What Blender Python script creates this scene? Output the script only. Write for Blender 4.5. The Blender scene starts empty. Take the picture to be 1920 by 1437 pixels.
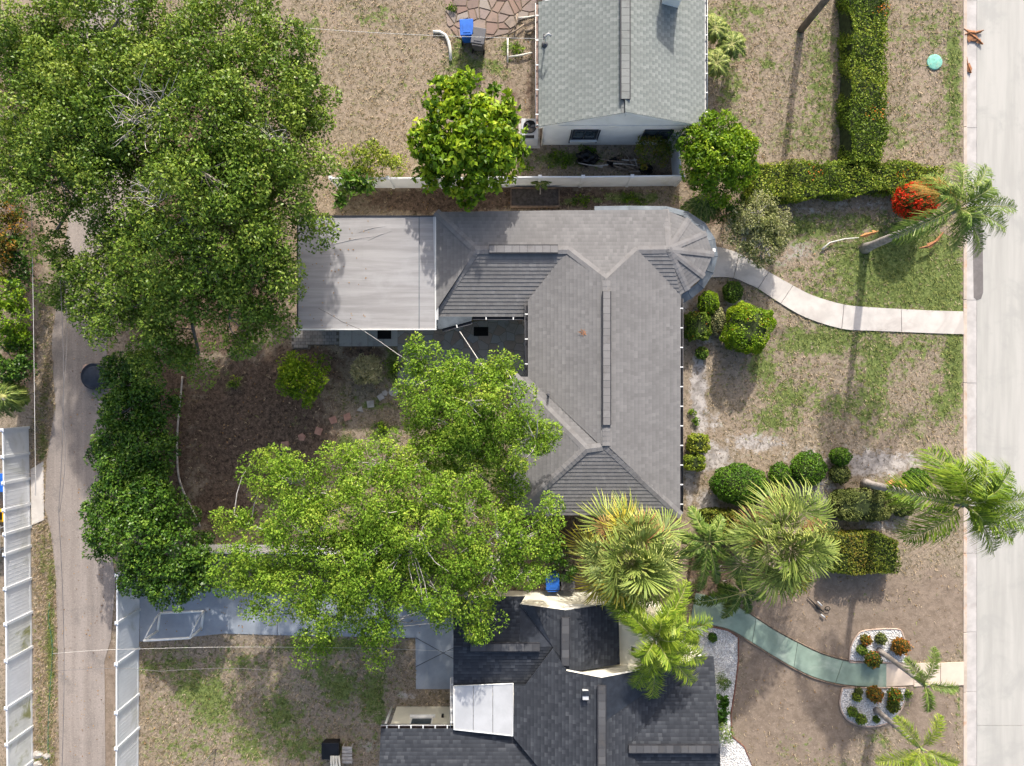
import bpy, bmesh, math, random
import numpy as np
from mathutils import Vector, Matrix
random.seed(7)
RNG = np.random.default_rng(11)
R = math.radians
scene = bpy.context.scene
COL = scene.collection

# ------------------------------------------------------------------ camera, sky, sun, exposure
CAM_H = 32.0
cam_data = bpy.data.cameras.new('camera')
cam_data.lens = 24.0; cam_data.sensor_width = 36.0; cam_data.sensor_fit = 'HORIZONTAL'
cam_data.clip_start = 0.1; cam_data.clip_end = 2000
cam = bpy.data.objects.new('camera', cam_data); COL.objects.link(cam)
cam.location = (0, 0, CAM_H); cam.rotation_euler = (0, 0, 0)
scene.camera = cam

SUN_EL = R(31.0); SUN_AZ = math.atan2(0.13, 1.0)
world = bpy.data.worlds.new('World'); scene.world = world; world.use_nodes = True
wn = world.node_tree.nodes; wl = world.node_tree.links
wn.clear()
sky = wn.new('ShaderNodeTexSky'); sky.sky_type = 'NISHITA'; sky.sun_disc = False
sky.sun_elevation = SUN_EL; sky.sun_rotation = SUN_AZ; sky.air_density = 0.9; sky.dust_density = 4.0; sky.ozone_density = 0.8
bg = wn.new('ShaderNodeBackground'); bg.inputs['Strength'].default_value = 0.15
wo = wn.new('ShaderNodeOutputWorld')
wl.new(sky.outputs[0], bg.inputs[0]); wl.new(bg.outputs[0], wo.inputs[0])
sun_d = bpy.data.lights.new('sun', 'SUN'); sun_d.energy = 3.3; sun_d.angle = R(0.9); sun_d.color = (1.0, 0.95, 0.875)
sun = bpy.data.objects.new('sun', sun_d); COL.objects.link(sun)
sv = Vector((math.sin(SUN_AZ)*math.cos(SUN_EL), math.cos(SUN_AZ)*math.cos(SUN_EL), math.sin(SUN_EL)))
sun.location = sv*60; sun.rotation_euler = (-sv).to_track_quat('-Z', 'Y').to_euler()
vs = scene.view_settings
vs.view_transform = 'Standard'; vs.look = 'None'; vs.gamma = 1.0; vs.use_curve_mapping = False
vs.exposure = 0.85
scene.cycles.max_bounces = 6; scene.cycles.diffuse_bounces = 3; scene.cycles.transmission_bounces = 4

# ------------------------------------------------------------------ helpers
def P(px, py, z=0.0):
    """survey point: plan position of a point at height z read off the aerial picture"""
    k = (CAM_H - z)/CAM_H/40.0
    return Vector(((px-960.0)*k, (718.5-py)*k, z))
def tag(o, label=None, cat=None, group=None, kind=None):
    if label: o['label'] = label
    if cat: o['category'] = cat
    if group: o['group'] = group
    if kind: o['kind'] = kind
    return o
def thing(name, label, cat, loc=(0,0,0), group=None):
    o = bpy.data.objects.new(name, None); COL.objects.link(o)
    o.location = loc; o.empty_display_size = 0.3
    return tag(o, label, cat, group)
def child(o, parent):
    o.parent = parent
    p = parent; m = Matrix.Identity(4)
    chain = []
    while p is not None:
        chain.append(p); p = p.parent
    w = Matrix.Identity(4)
    for q in reversed(chain):
        w = w @ q.matrix_parent_inverse @ q.matrix_basis
    o.matrix_parent_inverse = w.inverted()
    return o
def link(name, me, mat=None, parent=None):
    o = bpy.data.objects.new(name, me); COL.objects.link(o)
    if mat is not None and len(me.materials) == 0: me.materials.append(mat)
    if parent is not None: child(o, parent)
    return o

class MB:
    def __init__(s): s.v = []; s.f = []; s.sm = []
    def poly(s, pts, smooth=False):
        b = len(s.v); s.v += [tuple(p) for p in pts]; s.f.append(tuple(range(b, b+len(pts)))); s.sm.append(smooth); return s
    def box(s, c, d, rot=None, taper=1.0):
        c = Vector(c); h = Vector(d)*0.5
        b = len(s.v)
        for z in (-1, 1):
            t = taper if z < 0 else 1.0
            for x, y in ((-1,-1),(1,-1),(1,1),(-1,1)):
                p = Vector((x*h.x*t, y*h.y*t, z*h.z))
                if rot is not None: p = rot @ p
                s.v.append(tuple(c+p))
        for f in ((3,2,1,0),(4,5,6,7),(0,1,5,4),(1,2,6,5),(2,3,7,6),(3,0,4,7)):
            s.f.append(tuple(b+i for i in f)); s.sm.append(False)
        return s
    def tube(s, pts, rad, n=7, cap=True):
        pts = [Vector(p) for p in pts]
        if not hasattr(rad, '__len__'): rad = [rad]*len(pts)
        b = len(s.v); up = Vector((0,0,1))
        for i, p in enumerate(pts):
            a = pts[max(i-1,0)]; c = pts[min(i+1,len(pts)-1)]
            t = (c-a); t = t.normalized() if t.length > 1e-9 else Vector((0,0,1))
            u = t.cross(up if abs(t.z) < .95 else Vector((1,0,0))).normalized(); w = u.cross(t)
            for k in range(n):
                an = 2*math.pi*k/n
                s.v.append(tuple(p + (u*math.cos(an)+w*math.sin(an))*rad[i]))
        for i in range(len(pts)-1):
            for k in range(n):
                s.f.append((b+i*n+k, b+i*n+(k+1)%n, b+(i+1)*n+(k+1)%n, b+(i+1)*n+k)); s.sm.append(True)
        if cap:
            s.f.append(tuple(b+k for k in reversed(range(n)))); s.sm.append(False)
            s.f.append(tuple(b+(len(pts)-1)*n+k for k in range(n))); s.sm.append(False)
        return s
    def prism(s, pts, z0, z1):
        """pts: list of (x,y) ccw"""
        a = sum(pts[i][0]*pts[(i+1)%len(pts)][1]-pts[(i+1)%len(pts)][0]*pts[i][1] for i in range(len(pts)))
        if a < 0: pts = list(reversed(pts))
        n = len(pts); b = len(s.v)
        s.v += [(p[0], p[1], z0) for p in pts] + [(p[0], p[1], z1) for p in pts]
        s.f.append(tuple(b+n+i for i in range(n))); s.sm.append(False)
        s.f.append(tuple(b+i for i in reversed(range(n)))); s.sm.append(False)
        for i in range(n):
            j = (i+1) % n
            s.f.append((b+i, b+j, b+n+j, b+n+i)); s.sm.append(False)
        return s
    def lathe(s, c, prof, n=20):
        c = Vector(c); b = len(s.v)
        for r, z in prof:
            for k in range(n):
                an = 2*math.pi*k/n
                s.v.append((c.x+r*math.cos(an), c.y+r*math.sin(an), c.z+z))
        for i in range(len(prof)-1):
            for k in range(n):
                s.f.append((b+i*n+k, b+i*n+(k+1)%n, b+(i+1)*n+(k+1)%n, b+(i+1)*n+k)); s.sm.append(True)
        s.f.append(tuple(b+(len(prof)-1)*n+k for k in range(n))); s.sm.append(False)
        s.f.append(tuple(b+k for k in reversed(range(n)))); s.sm.append(False)
        return s
    def mesh(s, name='mesh', mat=None):
        me = bpy.data.meshes.new(name); me.from_pydata(s.v, [], s.f)
        me.polygons.foreach_set('use_smooth', s.sm); me.update()
        if mat is not None: me.materials.append(mat)
        return me
    def build(s, name, mat, parent=None, bevel=0):
        me = s.mesh(name, mat)
        o = link(name, me, None, parent)
        if bevel:
            bm = bmesh.new(); bm.from_mesh(me)
            bmesh.ops.bevel(bm, geom=list(bm.edges), offset=bevel, segments=2, affect='EDGES', profile=0.5)
            bm.to_mesh(me); bm.free()
        return o

def quads_mesh(name, V, mat, tone=None, nper=4, smooth=False):
    """V: (N, nper, 3) array of separate polygons"""
    N = V.shape[0]
    me = bpy.data.meshes.new(name)
    me.vertices.add(N*nper); me.vertices.foreach_set('co', V.reshape(-1).astype(np.float32))
    me.loops.add(N*nper); me.loops.foreach_set('vertex_index', np.arange(N*nper, dtype=np.int32))
    me.polygons.add(N); me.polygons.foreach_set('loop_start', np.arange(0, N*nper, nper, dtype=np.int32))
    me.polygons.foreach_set('loop_total', np.full(N, nper, dtype=np.int32))
    me.update(calc_edges=True)
    if tone is not None:
        a = me.attributes.new('tone', 'FLOAT', 'POINT')
        a.data.foreach_set('value', np.repeat(np.asarray(tone, dtype=np.float32), nper))
    me.materials.append(mat)
    return me

# ------------------------------------------------------------------ materials
def newmat(name):
    m = bpy.data.materials.new(name); m.use_nodes = True
    nt = m.node_tree; b = nt.nodes['Principled BSDF']
    return m, nt, b
def N(nt, t, **kw):
    n = nt.nodes.new(t)
    for k, v in kw.items(): setattr(n, k, v)
    return n
def ramp(nt, stops):
    r = nt.nodes.new('ShaderNodeValToRGB'); cr = r.color_ramp
    while len(cr.elements) < len(stops): cr.elements.new(0.5)
    for e, (p, c) in zip(cr.elements, stops):
        e.position = p; e.color = (*c, 1.0)
    return r
def mix(nt, fac, a, b, blend='MIX'):
    m = nt.nodes.new('ShaderNodeMix'); m.data_type = 'RGBA'; m.blend_type = blend
    for sock, v in ((m.inputs[0], fac), (m.inputs[6], a), (m.inputs[7], b)):
        if hasattr(v, 'is_linked') or hasattr(v, 'links'): nt.links.new(v, sock)
        elif isinstance(v, (int, float)): sock.default_value = v
        else: sock.default_value = (*v, 1.0)
    return m.outputs[2]
def math_(nt, op, a, b=0.0, clamp=False):
    m = nt.nodes.new('ShaderNodeMath'); m.operation = op; m.use_clamp = clamp
    for sock, v in ((m.inputs[0], a), (m.inputs[1], b)):
        if hasattr(v, 'links'): nt.links.new(v, sock)
        else: sock.default_value = v
    return m.outputs[0]
def noise(nt, scale, detail=3, rough=0.55, vec=None, dist=0.0):
    n = nt.nodes.new('ShaderNodeTexNoise'); n.inputs['Scale'].default_value = scale
    n.inputs['Detail'].default_value = detail; n.inputs['Roughness'].default_value = rough; n.inputs['Distortion'].default_value = dist
    if vec is not None: nt.links.new(vec, n.inputs['Vector'])
    return n.outputs['Fac']
def geo_pos(nt):
    return nt.nodes.new('ShaderNodeNewGeometry').outputs['Position']
def smooth(nt, v, lo, hi):
    m = nt.nodes.new('ShaderNodeMapRange'); m.interpolation_type = 'SMOOTHSTEP'
    nt.links.new(v, m.inputs[0]); m.inputs[1].default_value = lo; m.inputs[2].default_value = hi
    return m.outputs[0]
def bump(nt, b, h, strength=0.4, dist=0.02):
    n = nt.nodes.new('ShaderNodeBump'); n.inputs['Strength'].default_value = strength; n.inputs['Distance'].default_value = dist
    nt.links.new(h, n.inputs['Height']); nt.links.new(n.outputs[0], b.inputs['Normal'])

def mat_plain(name, col, rough=0.6, var=0.12, scale=3.0, metal=0.0, bumpy=0.0, stain=None, fine=40.0):
    """one colour with soft wear: low-frequency blotches and fine grain"""
    m, nt, b = newmat(name)
    pos = geo_pos(nt)
    n1 = noise(nt, scale, 4, 0.6, pos); n2 = noise(nt, fine, 2, 0.6, pos)
    d = tuple(max(0, c*(1-var*1.6)) for c in col); l = tuple(min(1, c*(1+var)) for c in col)
    c = mix(nt, smooth(nt, n1, 0.3, 0.7), d, l)
    c = mix(nt, math_(nt, 'MULTIPLY', n2, 0.35), c, tuple(x*0.75 for x in col))
    if stain:
        n3 = noise(nt, scale*0.5, 5, 0.65, pos, 0.6)
        c = mix(nt, math_(nt, 'MULTIPLY', smooth(nt, n3, 0.52, 0.68), stain[1]), c, stain[0])
    nt.links.new(c, b.inputs['Base Color'])
    b.inputs['Roughness'].default_value = rough; b.inputs['Metallic'].default_value = metal
    b.inputs['Specular IOR Level'].default_value = 0.3
    if bumpy: bump(nt, b, n2, bumpy, 0.01)
    return m
def mat_leaf(name, stops, trans=0.3, rough=0.5, spec=0.2, tint=(1.25, 1.25, 0.7)):
    """stops: colours over the per-leaf tone 0..1"""
    m, nt, b = newmat(name)
    at = N(nt, 'ShaderNodeAttribute'); at.attribute_name = 'tone'
    k = len(stops)
    r = ramp(nt, [(i/(k-1), s) for i, s in enumerate(stops)])
    nt.links.new(at.outputs['Fac'], r.inputs[0])
    nt.links.new(r.outputs[0], b.inputs['Base Color'])
    b.inputs['Roughness'].default_value = rough; b.inputs['Specular IOR Level'].default_value = spec
    t = N(nt, 'ShaderNodeBsdfTranslucent')
    nt.links.new(mix(nt, 1.0, r.outputs[0], tint, 'MULTIPLY'), t.inputs[0])
    mx = N(nt, 'ShaderNodeMixShader'); mx.inputs[0].default_value = trans
    out = nt.nodes['Material Output']
    nt.links.new(b.outputs[0], mx.inputs[1]); nt.links.new(t.outputs[0], mx.inputs[2]); nt.links.new(mx.outputs[0], out.inputs[0])
    return m
def mat_shingle(name, dark, mid, light, rough=0.9):
    m, nt, b = newmat(name)
    at = N(nt, 'ShaderNodeAttribute'); at.attribute_name = 'tone'
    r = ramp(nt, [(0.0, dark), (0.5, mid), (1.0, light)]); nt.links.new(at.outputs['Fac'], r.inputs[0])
    pos = geo_pos(nt)
    n1 = noise(nt, 60, 2, 0.6, pos); n2 = noise(nt, 0.7, 4, 0.6, pos)
    c = mix(nt, math_(nt, 'MULTIPLY', n1, 0.5), r.outputs[0], tuple(x*0.7 for x in mid))
    c = mix(nt, math_(nt, 'MULTIPLY', smooth(nt, n2, 0.42, 0.7), 0.5), c, tuple(x*0.7 for x in mid))
    nt.links.new(c, b.inputs['Base Color']); b.inputs['Roughness'].default_value = rough
    b.inputs['Specular IOR Level'].default_value = 0.2
    bump(nt, b, n1, 0.3, 0.004)
    return m
def mat_objrand(name, cols, rough=0.8, grain=30.0):
    """colour picked per object: stones, pavers, ridge caps"""
    m, nt, b = newmat(name)
    oi = N(nt, 'ShaderNodeObjectInfo'); r = ramp(nt, [(i/(len(cols)-1), c) for i, c in enumerate(cols)])
    nt.links.new(oi.outputs['Random'], r.inputs[0])
    pos = geo_pos(nt); n1 = noise(nt, grain, 3, 0.6, pos); n2 = noise(nt, 2.5, 4, 0.6, pos)
    c = mix(nt, math_(nt, 'MULTIPLY', n1, 0.5), r.outputs[0], (0.08, 0.07, 0.06))
    c = mix(nt, math_(nt, 'MULTIPLY', smooth(nt, n2, 0.5, 0.7), 0.35), c, (0.10, 0.09, 0.08))
    nt.links.new(c, b.inputs['Base Color']); b.inputs['Roughness'].default_value = rough; b.inputs['Specular IOR Level'].default_value = 0.25
    bump(nt, b, n1, 0.3, 0.01)
    return m

M = {}
M['white_vinyl'] = mat_plain('white_vinyl', (0.74, 0.76, 0.78), 0.4, 0.05, 1.2, stain=((0.45, 0.46, 0.40), 0.5))
M['mossy_vinyl'] = mat_plain('mossy_vinyl', (0.70, 0.71, 0.68), 0.5, 0.10, 1.5, stain=((0.24, 0.25, 0.06), 0.85))
M['white_paint'] = mat_plain('white_paint', (0.84, 0.83, 0.78), 0.6, 0.06, 1.0, stain=((0.6, 0.58, 0.5), 0.4))
M['cream_paint'] = mat_plain('cream_paint', (0.76, 0.72, 0.58), 0.65, 0.06, 1.2)
M['gutter_white'] = mat_plain('gutter_white', (0.72, 0.72, 0.70), 0.4, 0.06)
M['gutter_dark'] = mat_plain('gutter_dark', (0.035, 0.035, 0.04), 0.5, 0.2)
M['rust_gutter'] = mat_plain('rust_gutter', (0.36, 0.26, 0.22), 0.6, 0.2, 6, stain=((0.14, 0.06, 0.04), 0.8))
M['metal_blue'] = mat_plain('metal_blue', (0.13, 0.15, 0.17), 0.75, 0.2, 1.6, stain=((0.20, 0.215, 0.225), 0.6))
M['membrane_plain'] = mat_plain('membrane', (0.32, 0.31, 0.312), 0.75, 0.10, 0.8, stain=((0.25, 0.24, 0.24), 0.6))
M['metal_white'] = mat_plain('metal_white', (0.50, 0.505, 0.51), 0.4, 0.08, 1.2)
M['glass'] = mat_plain('window_glass', (0.05, 0.07, 0.085), 0.12, 0.3, 4)
M['dark_frame'] = mat_plain('dark_frame', (0.03, 0.035, 0.045), 0.4, 0.2)
M['black_plastic'] = mat_plain('black_plastic', (0.012, 0.012, 0.014), 0.45, 0.3)
M['black_rubber'] = mat_plain('black_rubber', (0.006, 0.006, 0.006), 0.9, 0.3)
M['bin_blue'] = mat_plain('bin_blue', (0.02, 0.13, 0.52), 0.4, 0.12)
M['bin_gray'] = mat_plain('bin_gray', (0.10, 0.10, 0.11), 0.5, 0.12)
M['pipe_white'] = mat_plain('pipe_white', (0.72, 0.70, 0.62), 0.5, 0.1)
M['bark_gray'] = mat_plain('bark_gray', (0.24, 0.21, 0.18), 0.9, 0.3, 6, bumpy=0.5)
M['bark_pale'] = mat_plain('bark_pale', (0.50, 0.46, 0.42), 0.9, 0.25, 6, bumpy=0.4)
M['palm_trunk'] = mat_plain('palm_trunk', (0.33, 0.30, 0.28), 0.9, 0.25, 5, bumpy=0.4)
M['dead_wood'] = mat_plain('dead_wood', (0.28, 0.22, 0.17), 0.9, 0.3, 8)
M['pole_wood'] = mat_plain('pole_wood', (0.16, 0.145, 0.135), 0.9, 0.2, 4)
M['wire'] = mat_plain('wire', (0.16, 0.15, 0.15), 0.6, 0.2)
M['wire_white'] = mat_plain('wire_white', (0.62, 0.60, 0.56), 0.5, 0.1)
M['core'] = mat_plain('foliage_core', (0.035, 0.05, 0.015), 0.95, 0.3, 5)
M['wood_plank'] = mat_plain('wood_plank', (0.22, 0.16, 0.12), 0.85, 0.25, 5)
M['dead_leaf'] = mat_plain('dead_leaf', (0.33, 0.15, 0.07), 0.85, 0.3, 8)
M['shingle_gray'] = mat_shingle('shingle_gray', (0.152, 0.148, 0.146), (0.192, 0.187, 0.185), (0.238, 0.232, 0.228))
M['shingle_green'] = mat_shingle('shingle_green', (0.155, 0.175, 0.165), (0.225, 0.245, 0.232), (0.29, 0.305, 0.29))
M['shingle_black'] = mat_shingle('shingle_black', (0.026, 0.029, 0.036), (0.048, 0.053, 0.063), (0.10, 0.105, 0.115))
M['cap_gray'] = mat_objrand('cap_gray', [(0.20, 0.195, 0.197), (0.25, 0.245, 0.245)])
M['cap_green'] = mat_objrand('cap_green', [(0.20, 0.22, 0.21), (0.26, 0.275, 0.265)])
M['cap_black'] = mat_objrand('cap_black', [(0.04, 0.045, 0.055), (0.10, 0.105, 0.115)])

# ------------------------------------------------------------------ the ground: dry lawn, green grass, sand, soil, bare earth
def inpoly(X, Y, poly):
    ins = np.zeros(X.shape, bool); n = len(poly)
    for i in range(n):
        x0, y0 = poly[i]; x1, y1 = poly[(i+1) % n]
        c = ((y0 > Y) != (y1 > Y)) & (X < (x1-x0)*(Y-y0)/((y1-y0) if y1 != y0 else 1e-9)+x0)
        ins ^= c
    return ins
def blob(X, Y, cx, cy, rx, ry, w=1.0):
    return w*np.exp(-(((X-cx)/rx)**2+((Y-cy)/ry)**2))
def soft_poly(X, Y, poly, soft=14):
    out = np.zeros(X.shape)
    k = 0
    for dx, dy in ((0,0),(1,0),(-1,0),(0,1),(0,-1),(.7,.7),(-.7,.7),(.7,-.7),(-.7,-.7)):
        out += inpoly(X+dx*soft, Y+dy*soft, poly); k += 1
    return out/k
GREEN = [(1690,500,120,80,.8),(1760,560,60,40,.5),(1600,600,60,30,.35),(1790,690,18,90,.8),(1790,560,20,100,.6),
 (1640,700,30,110,.45),(1560,640,60,25,.5),(1500,640,40,25,.45),(1430,690,30,30,.45),(1480,740,45,30,.4),(1580,760,60,20,.35),
 (1700,800,50,25,.25),(1450,790,40,25,.45),(1660,660,40,20,.4),(1720,640,40,25,.3),(1540,560,40,25,.35),(1770,760,20,30,.5),
 (1500,425,70,25,.45),(1600,415,70,20,.4),(1540,150,30,130,.32),(1380,20,60,30,.3),(1790,150,16,140,.6),(1680,250,40,60,.2),
 (1730,60,60,50,.18),(1440,120,16,8,.5),(1370,170,25,60,.3),(1500,260,40,40,.25),
 (700,30,60,25,.35),(590,45,20,25,.5),(600,90,25,20,.3),(760,150,120,60,.10),(860,90,25,40,.55),(880,120,60,25,.55),(930,130,30,25,.5),(960,90,30,20,.6),
 (1050,300,60,14,.8),(1100,300,40,14,.6),(1190,372,90,12,.7),(1080,378,40,10,.5),(880,375,60,8,.2),(1150,285,40,10,.3),
 (740,690,22,45,.8),(700,760,50,12,.6),(720,810,40,25,.6),(650,830,20,25,.7),(440,720,25,15,.5),(420,700,20,12,.4),(560,790,30,12,.3),(650,740,40,20,.25),
 (840,870,60,30,.7),(920,860,30,60,.7),(780,800,40,15,.4),
 (310,1250,60,20,.35),(400,1320,40,50,.5),(360,1290,30,40,.5),(520,1340,40,40,.45),(640,1290,30,30,.55),(700,1310,20,45,.7),(610,1210,90,14,.7),(440,1240,60,15,.3),
 (560,1400,60,30,.4),(470,1400,40,40,.35),(600,1260,50,30,.3),(340,1400,60,30,.2),
 (75,560,8,60,.5),(85,720,8,70,.5),(80,830,10,40,.6),(95,1200,7,200,.85),(80,1050,8,40,.6),(75,1330,10,100,.35),(72,1420,14,20,.5),
 (1480,1400,50,40,.3),(1650,1390,35,20,.45),(1700,1230,10,14,.2),(1700,1300,10,30,.5),(1797,1330,6,80,.5),(1570,1430,90,20,.3),(1690,1130,60,40,.1)]
SAND = [(1700,700,90,70,.30),(1460,640,60,50,.32),(1400,720,40,40,.25),(1600,840,60,20,.4),(1560,770,40,40,.25),(720,120,60,80,.18),(1450,200,40,60,.2),(1740,230,30,60,.22),(1420,60,40,40,.2),(1500,470,60,40,.55),(1450,430,30,20,.4),(1620,385,90,16,.55),(1520,395,50,16,.5),(1310,740,18,110,.9),(1295,900,14,60,.9),(1340,860,50,40,.8),(1420,830,80,24,.7),
 (1320,600,40,60,.75),(1380,580,40,40,.6),(1290,560,20,40,.7),(1520,870,90,50,.55),(1640,870,90,30,.9),(1700,860,50,20,.7),(1545,930,60,50,.6),(1650,985,60,25,.55),(1690,820,90,20,.3),
 (1330,940,30,30,.8),(1330,790,30,30,.6),(1470,490,40,25,.5),(1600,790,60,30,.3),(1380,760,30,40,.3),(1640,740,120,40,.15),(1720,740,50,80,.22),(1440,660,30,60,.25),(1700,540,60,20,.25),
 (610,110,16,40,.4),(520,20,60,30,.35),(640,200,20,60,.35),(650,255,30,30,.3),(900,100,20,15,.4),(490,60,30,30,.3),
 (740,1350,50,25,.5),(700,1330,20,40,.3),(690,1400,40,30,.45),(760,1305,40,14,.5),(60,1330,12,120,.25),(65,1150,10,60,.3),(550,640,60,12,.3),(1340,30,20,30,.2),(1335,215,14,30,.4)]
SOIL = [(330,300,230,270,.95),(120,200,150,200,.9),(400,560,160,90,.9),(480,800,170,160,1.0),(420,950,80,60,.9),(560,690,120,60,.8),(680,660,60,16,.8),(620,820,60,60,.55),(950,372,330,26,.95),(1150,360,130,12,.6),(820,385,190,20,.8),
 (30,480,55,140,.9),(40,660,40,90,.9),(1000,1000,120,60,.9),(700,1060,260,40,.8),(320,820,60,240,.8),(1230,980,60,40,.9),(1330,1060,60,80,.8),(1500,960,40,30,.4),
 (1180,300,60,24,.6),(1230,330,40,14,.8),(960,190,30,70,.55),(990,170,18,60,.6),(930,110,60,25,.3),(1330,390,60,40,.8),(1290,345,30,20,.5),(1340,480,20,40,.6),
 (840,770,80,60,.4),(400,640,80,30,.9),(300,620,120,60,.6),(200,640,14,60,.3),(870,880,60,40,.5),(70,900,8,60,.3),(760,920,200,60,.5),(1600,215,10,200,.5),(1000,110,40,60,.4)]
BARE = [(1600,1180,230,130,1.0),(1500,1330,150,150,1.0),(1760,1150,60,100,1.0),(1740,1350,70,120,.9),(1440,1200,70,100,1.0),
 (205,1270,14,110,.9),(200,1400,16,80,.9),(110,700,6,120,.3),(70,560,20,120,.75),(60,1250,14,160,.5),(95,880,14,60,.6),(320,1300,60,60,.3),(560,1290,80,60,.25)]
def ground_masks(X, Y):
    g = np.zeros(X.shape); s = g.copy(); m = g.copy(); b = g.copy()
    for a in GREEN: g = np.maximum(g, blob(X, Y, *a)) + 0.25*np.minimum(g, blob(X, Y, *a))
    for a in SAND: s = np.maximum(s, blob(X, Y, *a))
    for a in SOIL: m = np.maximum(m, blob(X, Y, *a))
    for a in BARE: b = np.maximum(b, blob(X, Y, *a))
    g += 0.24*soft_poly(X, Y, [(1380,400),(1805,400),(1805,830),(1380,830)], 40)
    g += 0.22*soft_poly(X, Y, [(1330,0),(1805,0),(1805,300),(1330,300)], 20)
    g += 0.10*soft_poly(X, Y, [(420,0),(830,0),(830,320),(420,320)], 20)
    g += 0.22*soft_poly(X, Y, [(262,1200),(760,1200),(760,1437),(262,1437)], 10)
    return g, s, m, b
gx = np.linspace(-30, 21.16, 262); gy = np.linspace(-22, 22, 221)
GX, GY = np.meshgrid(gx, gy)
PXg = 960+GX*40; PYg = 718.5-GY*40
gm = ground_masks(PXg, PYg)
nv = GX.size
me = bpy.data.meshes.new('ground')
rel = 0.012*np.sin(GX*1.3+GY*0.7)*np.sin(GY*1.1-GX*0.4)-0.012
me.from_pydata(np.stack([GX, GY, rel], -1).reshape(-1, 3).tolist(), [],
   [(j*262+i, j*262+i+1, (j+1)*262+i+1, (j+1)*262+i) for j in range(220) for i in range(261)])
for nm, arr in zip(('green', 'sand', 'soil', 'bare'), gm):
    a = me.attributes.new(nm, 'FLOAT', 'POINT'); a.data.foreach_set('value', arr.reshape(-1).astype(np.float32))
def vadd(nt, v, off):
    a = nt.nodes.new('ShaderNodeVectorMath'); a.operation = 'ADD'; nt.links.new(v, a.inputs[0]); a.inputs[1].default_value = off; return a.outputs[0]
m, nt, b = newmat('yard_ground')
pos = geo_pos(nt)
n_big = noise(nt, 0.5, 5, 0.6, pos, 0.4); n_mid = noise(nt, 2.2, 5, 0.65, pos, 0.3); n_fine = noise(nt, 5.0, 5, 0.72, pos, 0.4); n_grain = noise(nt, 12, 4, 0.7, pos, 0.8); n_spk = noise(nt, 6.5, 4, 0.7, vadd(nt, pos, (13.1, 7.7, 0)), 0.6)
def att(nm):
    a = N(nt, 'ShaderNodeAttribute'); a.attribute_name = nm; return a.outputs['Fac']
pat = math_(nt, 'ADD', math_(nt, 'MULTIPLY', math_(nt, 'SUBTRACT', n_mid, 0.5), 1.5), math_(nt, 'MULTIPLY', math_(nt, 'SUBTRACT', n_fine, 0.5), 1.2))
def cover(nm, lo, hi):
    return smooth(nt, math_(nt, 'ADD', att(nm), pat), lo, hi)
dry = mix(nt, smooth(nt, n_fine, 0.3, 0.7), (0.165, 0.132, 0.094), (0.32, 0.262, 0.195))
dry = mix(nt, math_(nt, 'MULTIPLY', smooth(nt, n_mid, 0.5, 0.72), 0.55), dry, (0.155, 0.13, 0.065))
dry = mix(nt, math_(nt, 'MULTIPLY', smooth(nt, n_big, 0.4, 0.65), 0.6), dry, (0.31, 0.24, 0.185))
dry = mix(nt, math_(nt, 'MULTIPLY', smooth(nt, n_spk, 0.52, 0.62), 0.8), dry, (0.085, 0.075, 0.04))
dry = mix(nt, math_(nt, 'MULTIPLY', smooth(nt, n_grain, 0.56, 0.64), 0.7), dry, (0.46, 0.375, 0.28))
grn = mix(nt, smooth(nt, n_fine, 0.3, 0.7), (0.075, 0.11, 0.026), (0.175, 0.215, 0.07))
grn = mix(nt, math_(nt, 'MULTIPLY', smooth(nt, n_grain, 0.54, 0.64), 0.7), grn, (0.29, 0.30, 0.12))
grn = mix(nt, math_(nt, 'MULTIPLY', smooth(nt, n_spk, 0.52, 0.62), 0.8), grn, (0.035, 0.05, 0.014))
snd = mix(nt, smooth(nt, n_mid, 0.35, 0.65), (0.24, 0.22, 0.205), (0.46, 0.42, 0.39))
snd = mix(nt, math_(nt, 'MULTIPLY', smooth(nt, n_fine, 0.52, 0.66), 0.5), snd, (0.20, 0.165, 0.13))
snd = mix(nt, math_(nt, 'MULTIPLY', smooth(nt, n_spk, 0.55, 0.63), 0.7), snd, (0.10, 0.085, 0.065))
sol = mix(nt, smooth(nt, n_fine, 0.35, 0.65), (0.065, 0.045, 0.034), (0.175, 0.122, 0.088))
sol = mix(nt, math_(nt, 'MULTIPLY', smooth(nt, n_grain, 0.55, 0.66), 0.6), sol, (0.30, 0.22, 0.16))
sol = mix(nt, math_(nt, 'MULTIPLY', smooth(nt, n_spk, 0.54, 0.62), 0.7), sol, (0.03, 0.024, 0.018))
bar = mix(nt, smooth(nt, n_mid, 0.3, 0.7), (0.185, 0.143, 0.108), (0.265, 0.208, 0.16))
bar = mix(nt, math_(nt, 'MULTIPLY', smooth(nt, n_fine, 0.5, 0.7), 0.55), bar, (0.125, 0.095, 0.07))
bar = mix(nt, math_(nt, 'MULTIPLY', smooth(nt, n_grain, 0.58, 0.68), 0.6), bar, (0.40, 0.325, 0.26))
c = mix(nt, smooth(nt, math_(nt, 'ADD', att('bare'), math_(nt, 'MULTIPLY', pat, 0.5)), 0.35, 0.6), dry, bar)
c = mix(nt, smooth(nt, math_(nt, 'ADD', att('soil'), math_(nt, 'MULTIPLY', pat, 0.6)), 0.35, 0.6), c, sol)
c = mix(nt, smooth(nt, math_(nt, 'ADD', att('sand'), math_(nt, 'MULTIPLY', pat, 0.8)), 0.38, 0.62), c, snd)
c = mix(nt, cover('green', 0.30, 0.55), c, grn)
nt.links.new(c, b.inputs['Base Color']); b.inputs['Roughness'].default_value = 0.95; b.inputs['Specular IOR Level'].default_value = 0.1
bump(nt, b, math_(nt, 'ADD', n_fine, math_(nt, 'MULTIPLY', n_grain, 0.5)), 0.55, 0.04)
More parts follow.
